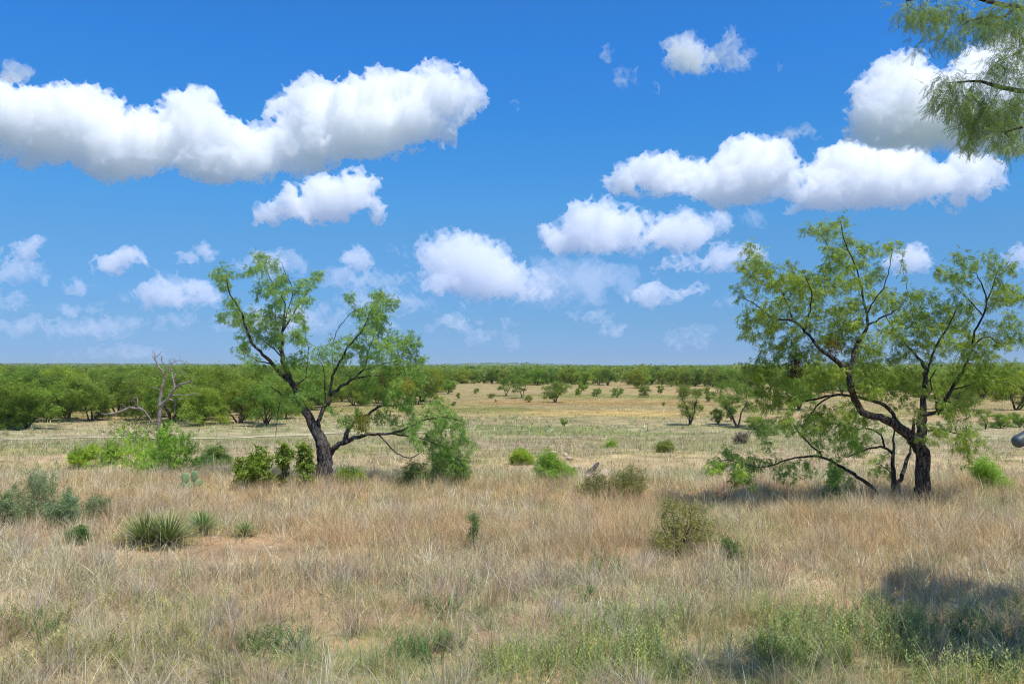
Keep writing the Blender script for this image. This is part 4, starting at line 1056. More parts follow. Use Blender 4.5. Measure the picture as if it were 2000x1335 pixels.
def grasses():
    rng = np.random.default_rng(5)
    # near sward, tangled straw coloured blades
    def near(d0, d1, nt, per, wmul, hmul, name, label, spread=0.07, power=1.0):
        x, y, a, sz, tint, tone = tufted(nt, per, d0, d1, rng, spread, power, keep=lambda x, y: clearing(x, y) * (0.45 + 0.9 * fbm(x / .8, y / .8, seed=90)))
        st, rd, gr, ye, n1, n2, n3 = cover(x, y)
        c, k = colour_mix(x, y, rng, tint, tone, [(st + 0.1, P_STRAW), (rd * 1.2, P_RED), (gr * 1.2 + .12, P_GREEN)])
        n = len(x)
        h = (0.13 + 0.22 * rng.random(n) ** 1.5) * sz * hmul; h = np.where(k == 1, h * 1.15, h); h = np.where(k == 2, h * 0.85, h)
        ln = np.abs(rng.normal(0.78, 0.48, n)).clip(0, 1.5); ln = np.where(k == 1, ln * 0.8, ln); h = h * (0.55 + 0.95 * fbm(x / .9, y / .9, seed=91, octs=2))
        flat = rng.random(n) < 0.2; ln = np.where(flat, rng.uniform(1.1, 1.5, n), ln)
        w = rng.uniform(0.0028, 0.0062, n) * wmul; w = np.where(k == 1, w * 0.75, w)
        blades(name, x, y, h, ln, w, c, rng, label, 'grass', az=a + rng.normal(0, 1.0, n), curl=1.1)
        print(name, n)
    near(3.2, 9.5, 5600, 28, 1.0, 1.0, 'grass', 'tangled pale straw grass mixed with green shoots covering the nearest ground')
    near(9.5, 14.5, 7200, 24, 1.25, 1.08, 'grass', 'straw and rust coloured grass around the yuccas and the open twiggy bush', 0.09)
    near(14.5, 21.0, 9500, 20, 1.6, 1.12, 'grass', 'rust coloured grass along the brow of the rise at the feet of the two large trees', 0.10)
    near(21.0, 48, 17000, 9, 3.4, 1.0, 'grass', 'pale green and straw grass on the slope beyond the large trees', 0.22)
    near(48, 130, 15000, 6, 8.0, 1.0, 'grass', 'sparse dry grass of the open plain in front of the treeline', 0.5, power=1.35)
    # tall thin seed stalks of the red grass
    x, y, a, sz, tint, tone = tufted(2600, 20, 9.6, 19.5, rng, 0.10, keep=lambda x, y: clearing(x, y) * cover(x, y)[1])
    n = len(x); pc = np.array(P_RED); c = pc[rng.integers(0, 5, n)] * tint * rng.normal(1.05, .08, (n, 1))
    blades('red_grass', x, y, rng.uniform(0.22, 0.44, n) * sz, np.abs(rng.normal(0.5, 0.32, n)), rng.uniform(.003, .0055, n), c, rng,
           'fine haze of tall reddish grass stalks on the rise', 'grass', az=a, curl=1.0)
    # bunch grasses: each tuft a fountain of one colour
    for d0, d1, nt, per, wm in ((4.8, 10.5, 620, 62, 1.0), (10.5, 20.5, 1500, 44, 1.5)):
        x, y, a, sz, tint, tone = tufted(nt, per, d0, d1, rng, 0.035, keep=lambda x, y: clearing(x, y) * (0.3 + 1.1 * fbm(x / 1.6, y / 1.6, seed=95)))
        n = len(x); st, rd, gr, ye, n1, n2, n3 = cover(x, y)
        pal = np.array([(0.70, 0.60, 0.42), (0.60, 0.42, 0.26), (0.55, 0.50, 0.42), (0.66, 0.50, 0.25), (0.40, 0.42, 0.20), (0.74, 0.66, 0.52), (0.42, 0.35, 0.26), (0.58, 0.37, 0.24)])
        c = pal[(tone * 7.999).astype(int)] * tint * rng.normal(1, .14, (n, 1))
        blades('bunch_grass', x, y, rng.uniform(0.20, 0.42, n) * sz, np.abs(rng.normal(0.55, 0.35, n)), rng.uniform(.003, .0055, n) * wm, c, rng,
               'fountain shaped tufts of bunch grass ' + ('close to the viewer' if d0 < 9 else 'farther back on the rise'), 'grass', az=a, curl=1.3)
    x, y, a, sz, tint, tone = tufted(2600, 15, 20.5, 75, rng, 0.10, power=1.25, keep=lambda x, y: (track_dist(x, y) > .6) * (0.15 + 1.3 * sstep(.42, .62, fbm(x / 3.5, y / 5, seed=97))))
    n = len(x); pal = np.array([(0.30, 0.37, 0.11), (0.22, 0.30, 0.10), (0.42, 0.43, 0.17), (0.50, 0.44, 0.24), (0.36, 0.33, 0.22), (0.62, 0.54, 0.38), (0.24, 0.33, 0.13)])
    c = pal[(tone * 6.999).astype(int)] * tint * rng.normal(1, .14, (n, 1))
    blades('green_tufts', x, y, rng.uniform(0.18, 0.42, n) * sz, np.abs(rng.normal(0.5, 0.35, n)), rng.uniform(.010, .018, n) * np.clip(y / 30, 1, 2.2), c, rng,
           'olive and green tufts dotted over the slope between the large trees and the plain', 'grass', az=a, curl=1.2)
    # tall single straw stalks
    x, y = in_view(9000, 4.5, 16, rng); m = rng.random(len(x)) < clearing(x, y) * 0.8; x, y = x[m], y[m]; n = len(x)
    pc = np.array(P_STRAW); c = pc[rng.integers(0, 6, n)] * rng.normal(1.12, .1, (n, 1))
    blades('grass_stalks', x, y, rng.uniform(0.35, 0.62, n), np.abs(rng.normal(0.5, 0.35, n)), rng.uniform(.003, .006, n), c, rng,
           'long bleached single stalks rising above the near grass', 'grass')
    # grey dead litter lying flat
    x, y = in_view(26000, 4.2, 15, rng); n = len(x)
    c = np.array([0.50, 0.46, 0.40]) * rng.normal(1, .22, (n, 1))
    blades('grass_litter', x, y, rng.uniform(.08, .28, n), rng.uniform(1.25, 1.52, n), rng.uniform(.003, .007, n), c, rng,
           'grey dead blades lying flat between the tufts', 'grass', dz=0.02, curl=0.3)

def weeds():
    rng = np.random.default_rng(9)
    # leafy green weeds: stem with narrow alternate leaves
    def plant_t(seed, nl=16, H=0.25, ll=0.05, lw=0.010, droop=0.2):
        rg = np.random.default_rng(seed); it = []
        lean = rg.normal(0, .45, 2)
        for k in range(nl):
            f = (k + 1) / nl; z = H * f; b = (lean[0] * z, lean[1] * z, z); a = k * 2.4 + rg.normal(0, .3)
            it.append((b, (math.cos(a), math.sin(a), 0.75 - droop + 0.3 * f), ll * (1.1 - .5 * f) * rg.uniform(.8, 1.2), lw, (0, 0, 1)))
        it.append(((0, 0, 0), (lean[0], lean[1], 1), H, 0.006, (1, 0, 0)))
        it.append(((0, 0, 0), (lean[0], lean[1], 1), H, 0.006, (0, 1, 0)))
        return t_diamond(it)
    def put(name, label, n, spots, col, tset, sc=(0.6, 1.2)):
        P = []
        for (px, py, rx, ry, w) in spots:
            cx, cy = gx(px, py); k = int(n * w)
            r = np.sqrt(rng.random(k)) * 1.5; a = rng.uniform(0, 6.283, k)
            P.append(np.stack([cx + r * np.cos(a) * rx, cy + r * np.sin(a) * ry], 1))
        P = np.concatenate(P); nn = fbm(P[:, 0] / .5, P[:, 1] / .5, seed=14); P = P[nn > 0.46]
        pos = np.concatenate([P, height(P[:, 0], P[:, 1])[:, None]], 1)
        ang = rng.uniform(0, 6.283, len(P)); dirs = np.stack([np.cos(ang), np.sin(ang), rng.normal(0, .12, len(P))], 1)
        V, Q, C = scatter(tset, pos, dirs, rng.uniform(*sc, len(P)), col_var(len(P), col, rng, v=.2, yellow=.12), rng, roll=0.12)
        o = link(name, mesh(name, V, Q, M_LEAF, color=C)); tag(o, label, 'weeds', kind='stuff'); print(name, len(P))
    T1 = [plant_t(s) for s in range(5)]
    put('green_weeds', 'leafy pale green weeds filling the bottom of the view right of centre', 1500,
        [(1330, 1290, 1.3, .7, .55), (1500, 1250, 1.1, .7, .4), (1620, 1310, 1.0, .5, .22), (1180, 1320, .6, .3, .12), (1800, 1310, 1.2, .5, .22), (1560, 1215, .8, .4, .15)], (0.36, 0.43, 0.18), T1)
    T2 = [plant_t(s + 10, nl=22, H=0.2, ll=0.055, lw=0.012, droop=.1) for s in range(4)]
    put('green_weeds', 'yellowish green leafy weeds in the bottom left corner', 420, [(60, 1260, 1.0, .5, .5), (230, 1300, .9, .4, .4), (330, 1180, .5, .4, .15)], (0.40, 0.42, 0.18), T2)
    T3 = [plant_t(s + 20, nl=26, H=0.16, ll=0.045, lw=0.009, droop=.3) for s in range(4)]
    put('dark_green_forbs', 'low dark green forbs in small patches through the near grass', 520,
        [(860, 1280, .32, .16, .2), (930, 1275, .2, .1, .08), (1440, 1290, .5, .22, .25), (1150, 1172, .1, .1, .04), (540, 1270, .25, .15, .1), (1490, 1290, .3, .2, .1), (1960, 1210, .6, .35, .25), (1870, 1240, .5, .25, .2), (1700, 1190, .15, .12, .04), (60, 1245, .4, .2, .12), (1190, 1120, .25, .2, .08), (840, 1200, .2, .15, .08), (1650, 1230, .5, .2, .15), (1180, 1100, .3, .2, .07)], (0.17, 0.29, 0.09), T3, (0.7, 1.3))
    put('grey_green_forbs', 'silvery grey green forbs scattered in the middle of the near grass', 420,
        [(1000, 1180, 1.6, .8, .3), (1160, 1230, 1.0, .6, .25), (680, 1180, 1.5, .6, .2), (880, 1105, 1.2, .8, .2), (660, 985, 1.0, .8, .15), (1420, 1080, 1.0, .7, .15), (300, 1000, .8, .6, .1)], (0.32, 0.36, 0.25), T1, (0.5, 1.0))
grasses(); weeds()
print('grass', round(time.time() - T0, 1))
# ------------------------------------------------------------------ shrubs, yuccas, cactus, dead tree, log, stones
def shrub(name, label, cat, px, py, w_px, h_px, leafcol, seed, kind='feather', dens=1.0, stems=7, group=None, bark=None, open_=0.0, D=None, droop=.25, wood=True, base_lift=0.05):
    rng = np.random.default_rng(seed)
    p = ground_at(px, py) if D is None else at(px, py, D)
    if D is not None: p[2] = float(height(p[0], p[1]))
    m = p[1] / F; W = w_px * m / 2; H = h_px * m
    tr = Tree(seed)
    for s in range(stems):
        a = s / stems * 6.283 + rng.uniform(-.4, .4); q = rng.uniform(.2, .6)
        tip = np.array([math.cos(a) * W * q, math.sin(a) * W * q, H * rng.uniform(.35, .6)])
        r0 = .004 + .006 * H
        tr.limb([np.array([math.cos(a), math.sin(a), 0]) * .03 - np.array([0, 0, .05]), tip * .5 + rng.normal(0, .03 * H, 3), tip], [r0, r0 * .7, r0 * .4], step=max(.05, H * .08), wob=.008, root=True)
    nb = 12; att = []
    for b in range(nb):
        a = rng.uniform(0, 6.283); rr = math.sqrt(rng.random()) * W * .8; z = H * rng.uniform(base_lift + .1, 1.0) * (1 - .45 * (rr / W) ** 2)
        v = rng.normal(0, 1, (int(26 * dens), 3)); v *= min(W, H) * .2; att.append(np.array([math.cos(a) * rr, math.sin(a) * rr, z]) + v)
    att = np.concatenate(att); att = att[att[:, 2] > base_lift * H]
    if p[1] > 35: open_ = max(open_, .6)
    st = max(.03, min(W, H) * .11)
    tr.grow(att, step=st, infl=H * 1.2 + W, kill=st * 1.1, jit=.3, maxn=2200)
    tr.radii(tip=max(.0016, p[1] * .00011), power=2.1)
    root = empty(name, p)
    tv, tq = tr.tubes(); link('stems', mesh('stems', tv, tq, bark or M_BARK_PLAIN, smooth=True), root)
    px_m = p[1] / 853.0                      # metres per picture pixel
    sz = max(1.0, px_m / .016)
    if kind == 'feather': tpl = [t_mesquite(seed=s_, pinna=.07 * sz ** .6, leaflets=4, ll=.028 * sz ** .7, lw=.007 * sz, npin=2) for s_ in range(3)]; per = 4
    elif kind == 'needle': tpl = [t_diamond([((0, 0, 0), (1, rng.normal(0, .3), .6 + rng.normal(0, .3)), .11 * sz ** .5, .006 * sz, (0, 0, 1)) for _ in range(5)]) for s_ in range(3)]; per = 4
    elif kind == 'broad': tpl = [t_diamond([((.01 * j, 0, 0), (math.cos(j * 2.1), math.sin(j * 2.1), .35), .05 * sz ** .7, .026 * sz ** .7, (0, 0, 1)) for j in range(3)]) for s_ in range(3)]; per = 4
    else: tpl = [t_diamond([((.012 * j, 0, 0), (math.cos(j * 2.1), math.sin(j * 2.1), .6), .03 * sz ** .7, .009 * sz, (0, 0, 1)) for j in range(4)]) for s_ in range(3)]; per = 7
    pos, dirs = leaf_sites(tr, rmax=1.0 if kind != 'feather' else .02, per=max(1, int(per * (1 - open_))), spread=.05 * sz ** .5, rng=rng, droop=-.25 if kind in ('needle', 'tiny') else droop)
    mk = pos[:, 2] > .03
    if kind == 'tiny' or kind == 'needle': mk &= pos[:, 2] > .12 * H
    pos, dirs = pos[mk], dirs[mk]
    col = col_var(len(pos), leafcol, rng, pos=pos, seed=seed, yellow=.1, clump=.3)
    V, Q, C = scatter(tpl, pos, dirs, rng.uniform(.7, 1.3, len(pos)), col, rng)
    link('foliage', mesh('foliage', V, Q, M_LEAF, color=C), root)
    tag(root, label, cat, group)
    return root

BR = (0.32, 0.46, 0.07); MG = (0.20, 0.30, 0.09); OL = (0.27, 0.28, 0.11); GG = (0.34, 0.42, 0.24); DG = (0.15, 0.23, 0.06)
SHRUBS = [
 # px, py, w, h, colour, kind, label, kw
 (72, 1018, 118, 92, GG, 'tiny', 'grey green bush near the left edge, bigger than the ones right of it', dict(dens=2.6, stems=12)),
 (8, 1040, 60, 70, GG, 'tiny', 'grey green bush cut by the left edge of the view', {}),
 (128, 1028, 76, 60, GG, 'tiny', 'small grey green bush touching the right side of the biggest grey green one', dict(dens=1.8)),
 (190, 1020, 48, 52, GG, 'tiny', 'small sparse grey green bush midway between the grey green bushes and the large yucca', dict(open_=.3)),
 (152, 1062, 46, 28, MG, 'tiny', 'low dark green bush in front of the grey green bushes', {}),
 (268, 922, 150, 80, BR, 'needle', 'bright yellow green feathery bush at the foot of the dead tree, left of its twin', dict(dens=1.4)),
 (326, 930, 112, 80, BR, 'needle', 'bright yellow green feathery bush at the foot of the dead tree, right of its twin', dict(dens=1.3)),
 (160, 914, 55, 42, BR, 'needle', 'bright green feathery bush, leftmost of those on the slope', {}),
 (215, 905, 50, 30, MG, 'needle', 'low green feathery bush left of the pair under the dead tree', {}),
 (262, 868, 120, 62, DG, 'tiny', 'dark tangled bush around the base of the dead tree', dict(dens=1.5)),
 (322, 870, 34, 50, DG, 'tiny', 'narrow dark bush hugging the right side of the dead trunk', dict(open_=.6)),
 (428, 906, 50, 32, MG, 'feather', 'small green bush on the slope between the dead tree and the dark leafy bush', {}),
 (400, 920, 36, 24, MG, 'feather', 'tiny green bush just behind the prickly pear', {}),
 (492, 952, 84, 74, (.26, .33, .05), 'broad', 'rounded leafy green bush left of the trunk of the left tree', dict(dens=1.3)),
 (556, 950, 34, 96, (.29, .35, .08), 'broad', 'tall narrow leafy bush, farther from the trunk of two', dict(open_=.2)),
 (590, 950, 42, 84, (.29, .35, .08), 'broad', 'tall narrow leafy bush touching the trunk of the left tree', dict(open_=.2)),
 (680, 946, 60, 24, BR, 'feather', 'low green growth at the right foot of the left tree', {}),
 (820, 952, 76, 50, DG, 'feather', 'dark green bush under the sweeping limb of the left tree', dict(open_=.35)),
 (862, 938, 50, 55, MG, 'feather', 'green sapling under the end of the sweeping limb', dict(open_=.5)),
 (896, 950, 40, 60, (.2, .31, .08), 'feather', 'thin upright green bush right of the dark one under the limb', dict(open_=.6)),
 (1074, 944, 72, 52, BR, 'feather', 'round bright green bush left of the stone heap', dict(dens=1.4)),
 (1108, 938, 30, 26, BR, 'feather', 'tiny bright bush between the round one and the stone heap', {}),
 (1020, 906, 34, 26, BR, 'feather', 'small green bush left and behind the round bright one', {}),
 (1165, 972, 90, 44, OL, 'tiny', 'low olive scrub below the stone heap, left of its twin', dict(open_=.3)),
 (1222, 976, 84, 52, OL, 'tiny', 'low olive scrub below the stone heap, right of its twin', dict(open_=.2)),
 (1328, 1082, 128, 112, (.42, .43, .15), 'tiny', 'large open olive bush with bare twigs standing in the rust coloured grass', dict(open_=.2, dens=2.2, stems=16)),
 (926, 1074, 26, 70, (.30, .36, .16), 'tiny', 'single upright grey green weed at the centre of the grass', dict(stems=3)),
 (1938, 960, 76, 58, BR, 'feather', 'round bright green bush at the right, below the end of the grey pipe', dict(dens=1.3)),
 (1402, 828, 40, 30, BR, 'feather', 'bright green bush between the slender mesquite and the leaning one', {}),
 (1428, 822, 26, 26, MG, 'feather', 'small bush touching the left of the leaning mesquite', {}),
 (1475, 838, 60, 22, MG, 'feather', 'low green bush at the right foot of the leaning mesquite', {}),
 (1500, 850, 46, 24, MG, 'feather', 'low bush right of the leaning mesquite, half hidden by leaves', {}),
 (1102, 832, 20, 14, BR, 'feather', 'tiny green bush on the plain in front of the yellow patch', {}),
 (1192, 874, 22, 16, BR, 'feather', 'tiny green tuft bush on the slope behind the stone heap', {}),
 (1298, 882, 24, 20, (.32,.36,.1), 'feather', 'faint yellowish bush on the slope right of the tiny tuft', {}),
 (1132, 772, 16, 14, MG, 'feather', 'small plain bush, first right of the round lone mesquite', {}),
 (1165, 774, 24, 16, MG, 'feather', 'small plain bush, second right of the round lone mesquite', {}),
 (1205, 776, 30, 18, MG, 'feather', 'plain bush beneath the dark trunked mesquite, left of a wider one', {}),
 (1258, 775, 34, 20, MG, 'feather', 'widest plain bush, beneath the dark trunked mesquite', {}),
 (1290, 768, 18, 14, MG, 'feather', 'small plain bush behind the crown of the slender mesquite', {}),
 (1385, 785, 18, 16, MG, 'feather', 'small plain bush right of the crown of the slender mesquite', {}),
 (1380, 772, 20, 16, MG, 'feather', 'small plain bush behind the one right of the slender mesquite', {}),
 (1420, 800, 18, 14, MG, 'feather', 'small plain bush above the bright green one near the leaning mesquite', {}),
 (1032, 785, 20, 12, MG, 'feather', 'small plain bush just left of the round lone mesquite', {}),
 (930, 768, 16, 10, MG, 'feather', 'tiny plain bush beneath the distant hill, left one', {}),
 (960, 778, 18, 9, OL, 'feather', 'tiny dull plain bush in front of the two small mesquites', {}),
 (895, 778, 14, 10, MG, 'feather', 'tiny plain bush right of the left tree crown', {}),
 (1955, 836, 60, 26, MG, 'feather', 'low green bush on the plain at the right, left of its neighbour', {}),
 (1992, 834, 50, 28, DG, 'feather', 'low dark green bush on the plain at the right edge', {}),
 (1450, 866, 26, 20, (.24, .21, .17), 'feather', 'small grey leafless looking bush on the slope left of the tallest tree', dict(open_=.75)),
 (1640, 985, 60, 30, GG, 'tiny', 'faint grey green bush under the lowest stem of the multi stemmed mesquite', dict(open_=.4)),
 (1430, 1095, 36, 44, MG, 'tiny', 'small green sprig right of the open olive bush', dict(open_=.3, stems=4)),
]
for _i, (_px, _py, _w, _h, _c, _k, _l, _kw) in enumerate(SHRUBS):
    if _py < 840 and _px > 860:
        _p = ground_at(_px, _py); _s = _h * 1.15 * _p[1] / F / 4.2
        _r = place_form(_i % 8, _p[0], _p[1], _s, _l, 'low mesquite bushes on the open plain', name='mesquite_bush', cat='bush')
        _k2 = _w / F * _p[1] / (4.6 * _s); _r.scale = (_s * _k2, _s * _k2, _s); continue
    shrub('shrub' if _h > 30 else 'small_shrub', _l, 'bush', _px, _py, _w, _h, _c, 500 + _i, kind=_k, **_kw)
print('shrubs', round(time.time() - T0, 1))

def yucca(label, px, py, R_px, n, seed, wide=1.0, heads=1):
    rng = np.random.default_rng(seed); p = ground_at(px, py); R = R_px * p[1] / F
    V = []; Q = []; C = []; off = 0
    for hd in range(heads):
        ox = 0 if heads == 1 else (hd - (heads - 1) / 2) * R * .55; oy = rng.normal(0, .06)
        for i in range(n // heads):
            f = (i + .5) / (n // heads); el = math.asin(min(.99, 0.02 + .98 * f ** .9)) + rng.normal(0, .08); az = i * 2.399 + rng.normal(0, .1)
            ln = R * rng.uniform(.82, 1.1) * (1 - .22 * (el / 1.57)); w = rng.uniform(.011, .016)
            d = np.array([math.cos(az) * math.cos(el), math.sin(az) * math.cos(el), math.sin(el)])
            s = np.cross(d, (0, 0, 1)); s /= np.linalg.norm(s) + 1e-6; nn = np.cross(s, d)
            k = 6; t = np.linspace(0, 1, k); bend = -0.10 * ln * (1 - el / 1.57) * t ** 2
            c = np.array([ox, oy, .05]) + d * (t * ln)[:, None] + np.array([0, 0, 1]) * bend[:, None] + s * (rng.normal(0, .03) * ln * t ** 2)[:, None]
            ww = w * np.array([.7, 1, 1, .85, .55, .06]) / 2
            vv = np.stack([c - s * ww[:, None] + nn * ww[:, None] * .35, c, c + s * ww[:, None] + nn * ww[:, None] * .35], 1).reshape(-1, 3)
            V.append(vv); a = np.arange(k - 1)[:, None] * 3 + np.arange(2)[None]
            Q.append((np.stack([a, a + 1, a + 4, a + 3], -1).reshape(-1, 4)) + off); off += len(vv)
            old = el < .22
            base = np.array([.55, .50, .14]) if old and rng.random() < .75 else np.array([.25, .33, .13]) * rng.uniform(.8, 1.25)
            if rng.random() < .25: base = base * np.array([1.35, 1.25, .9])
            cc = np.tile(base, (k, 1)); cc[-2:] *= np.array([1.2, 1.05, .8]); C.append(np.repeat(cc, 3, 0))
    root = empty('yucca', p); link('leaves', mesh('leaves', np.concatenate(V), np.concatenate(Q), M_YUCCA, color=np.concatenate(C)), root)
    if heads > 1:   # short dead flower stalk
        t = Tree(seed); t.limb([(.1, -.25, -.02), (.105, -.25, .18), (.1, -.24, .36)], [.008, .006, .004], step=.05, wob=.003, root=True); t.radii()
        v, q = t.tubes(); link('stalk', mesh('stalk', v, q, M_DEAD, smooth=True), root)
    tag(root, label, 'yucca', 'yuccas beside the bare soil')
yucca('largest yucca, thick double rosette of spiky leaves at the edge of the bare soil', 305, 1066, 84, 620, 1, heads=2)
yucca('medium yucca half hidden behind the right side of the largest yucca', 394, 1042, 54, 240, 2)
yucca('smallest yucca, single rosette behind the bare soil', 473, 1050, 36, 120, 3)

def cactus():
    p = ground_at(372, 955); m = p[1] / F; rng = np.random.default_rng(4)
    mt, nt = newmat('cactus_skin'); b = nt.nodes.new('ShaderNodeBsdfPrincipled'); b.inputs['Roughness'].default_value = .55
    n_ = nt.nodes.new('ShaderNodeTexNoise'); n_.inputs['Scale'].default_value = 14; cr = nt.nodes.new('ShaderNodeValToRGB')
    cr.color_ramp.elements[0].color = (.13, .24, .085, 1); cr.color_ramp.elements[1].color = (.27, .38, .17, 1); L(nt, n_, 0, cr, 'Fac'); L(nt, cr, 0, b, 'Base Color')
    o_ = nt.nodes.new('ShaderNodeOutputMaterial'); L(nt, b, 0, o_, 'Surface')
    root = empty('prickly_pear', p)
    for (x, z, r, tilt, yaw) in ((-.01, .05, .10, -.1, .3), (-.10, .22, .115, -.35, .2), (.07, .25, .12, .25, -.3), (.15, .12, .09, .8, .5), (-.14, .09, .08, -.9, -.4)):
        u, v = np.meshgrid(np.linspace(0, np.pi, 13), np.linspace(0, 2 * np.pi, 21)[:-1], indexing='ij')
        egg = 1 + .18 * np.cos(u)
        X = r * .72 * np.sin(u) * np.cos(v) * egg; Y = .022 * np.sin(u) * np.sin(v); Z = r * np.cos(u)
        c, s = math.cos(tilt), math.sin(tilt); X, Z = X * c + Z * s, -X * s + Z * c
        c, s = math.cos(yaw), math.sin(yaw); X, Y = X * c - Y * s, X * s + Y * c
        V = np.stack([X + x, Y, Z + z], -1).reshape(-1, 3); a = np.arange(12)[:, None] * 20 + np.arange(20)[None]; bq = np.arange(12)[:, None] * 20 + (np.arange(20)[None] + 1) % 20
        link('pad', mesh('pad', V, np.stack([a, bq, bq + 20, a + 20], -1).reshape(-1, 4), mt, smooth=True), root)
    tag(root, 'small prickly pear cactus with a few flat pads, left of the leafy bushes', 'cactus')
cactus()

# dead tree, traced
ZD = zoom(0, 690, 400 / 1978.0); SD = 400 / 1978.0
def dead_tree():
    D = 41.0; m = D / F; tr = Tree(31); A = []; dp = []
    limbs = [([(1530,960,16),(1530,800,17),(1535,650,19),(1550,520,19),(1545,440,16),(1560,360,15),(1580,280,12),(1595,200,10),(1550,150,10),(1515,100,9),(1500,50,7),(1490,0,5),(1475,-30,3)],.3),
     ([(1550,500,17),(1600,470,14),(1650,400,14),(1690,330,13),(1740,295,12),(1800,280,10),(1840,265,7),(1860,240,3)],-.6),
     ([(1690,330,11),(1680,270,9),(1660,220,8),(1650,170,6),(1640,110,5),(1680,80,4),(1720,55,3),(1790,80,3),(1800,120,2)],.5),
     ([(1665,240,7),(1700,200,5),(1720,150,4),(1780,180,3),(1800,220,2)],.3), ([(1660,400,8),(1720,400,6),(1800,405,4),(1870,400,3),(1920,380,2)],-.5),
     ([(1650,180,5),(1600,130,4),(1570,80,4),(1540,60,3),(1560,20,2)],-.3), ([(1595,200,5),(1620,160,4),(1645,110,4),(1640,60,2)],.2), ([(1500,50,5),(1530,20,4),(1545,-15,3),(1580,-25,2)],.2),
     ([(1510,100,4),(1480,40,3),(1470,10,2)],-.2), ([(1545,360,6),(1530,335,5),(1490,325,4),(1435,318,3)],.2), ([(1690,270,6),(1720,240,5),(1740,225,2)],-.2),
     ([(1820,280,5),(1860,300,4),(1890,330,2)],.2), ([(1480,670,10),(1430,600,11),(1370,535,12),(1330,510,12),(1250,530,12),(1180,555,11),(1100,580,9),(1020,590,5),(970,570,2)],-.8),
     ([(1330,510,7),(1335,460,6),(1320,410,4),(1290,430,2)],.3), ([(1330,505,5),(1300,470,4),(1280,440,2)],-.3), ([(1120,575,5),(1060,620,4),(1010,640,2)],.2),
     ([(1660,450,8),(1700,440,7),(1740,435,4),(1770,445,2)],.5), ([(1690,440,6),(1690,500,5),(1680,560,3)],.1)]
    for i, (pl, dr) in enumerate(limbs):
        d0 = 0
        if i: d0 = dp[int(np.argmin([(a[0] - pl[0][0]) ** 2 + (a[1] - pl[0][1]) ** 2 for a in A]))]
        pts = []; rr = []
        for j, (x, y, r) in enumerate(pl):
            d = d0 + dr * j / len(pl); px, py = ZD((x, y)); pts.append(at(px, py, D + d)); rr.append(r * SD * m * .95); A.append((x, y)); dp.append(d)
        pts = np.array(pts)
        if i == 0: base = pts[0].copy(); base[2] = float(height(base[0], base[1])); pts[0, 2] = base[2] - .1
        tr.limb(pts, rr, step=.14, wob=.02, root=(i == 0))
    rng = np.random.default_rng(8); att = []
    for x, y, r in ((1500,20,60),(1560,50,50),(1640,70,60),(1730,60,60),(1790,90,50),(1700,170,50),(1780,210,50),(1850,270,60),(1870,320,40),(1850,390,60),(1900,400,40),(1310,430,50),(1260,470,50),(1170,520,50),(1010,580,50),(1470,320,25),(1360,480,40),(1740,440,40),(1690,540,60)):
        px, py = ZD((x, y)); k = np.argmin([(a[0] - x) ** 2 + (a[1] - y) ** 2 for a in A]); c = at(px, py, D + dp[k])
        v = rng.normal(0, 1, (9, 3)); v /= np.linalg.norm(v, axis=1)[:, None]; att.append(c + v * r * SD * m * rng.random((9, 1)) ** .4)
    tr.grow(np.concatenate(att), step=.14, infl=2, kill=.14, jit=.5); tr.radii(tip=.009, power=2.6)
    root = empty('dead_tree', base); v, q = tr.tubes(rough=.12, seed=3); link('trunk', mesh('trunk', v - base, q, M_DEAD, smooth=True), root)
    tag(root, 'bleached leafless dead tree with twisted bare branches rising above a dark bush', 'tree')
dead_tree()

# stone heap with a charred log
def stone_mat():
    mt, nt = newmat('limestone'); b = nt.nodes.new('ShaderNodeBsdfPrincipled'); b.inputs['Roughness'].default_value = .9
    oi = nt.nodes.new('ShaderNodeObjectInfo'); cr = nt.nodes.new('ShaderNodeValToRGB'); cr.color_ramp.elements[0].color = (.62, .50, .36, 1); cr.color_ramp.elements[1].color = (.46, .30, .22, 1)
    n_ = nt.nodes.new('ShaderNodeTexNoise'); n_.inputs['Scale'].default_value = 9; n_.inputs['Detail'].default_value = 5
    ad = nt.nodes.new('ShaderNodeMath'); ad.operation = 'MULTIPLY_ADD'; ad.inputs[1].default_value = .6; L(nt, oi, 'Random', ad, 0); L(nt, n_, 0, ad, 2)
    sb = nt.nodes.new('ShaderNodeMath'); sb.operation = 'SUBTRACT'; sb.inputs[1].default_value = .3; L(nt, ad, 0, sb, 0)
    L(nt, sb, 0, cr, 'Fac'); L(nt, cr, 0, b, 'Base Color'); o_ = nt.nodes.new('ShaderNodeOutputMaterial'); L(nt, b, 0, o_, 'Surface')
    return mt
M_STONE = stone_mat()
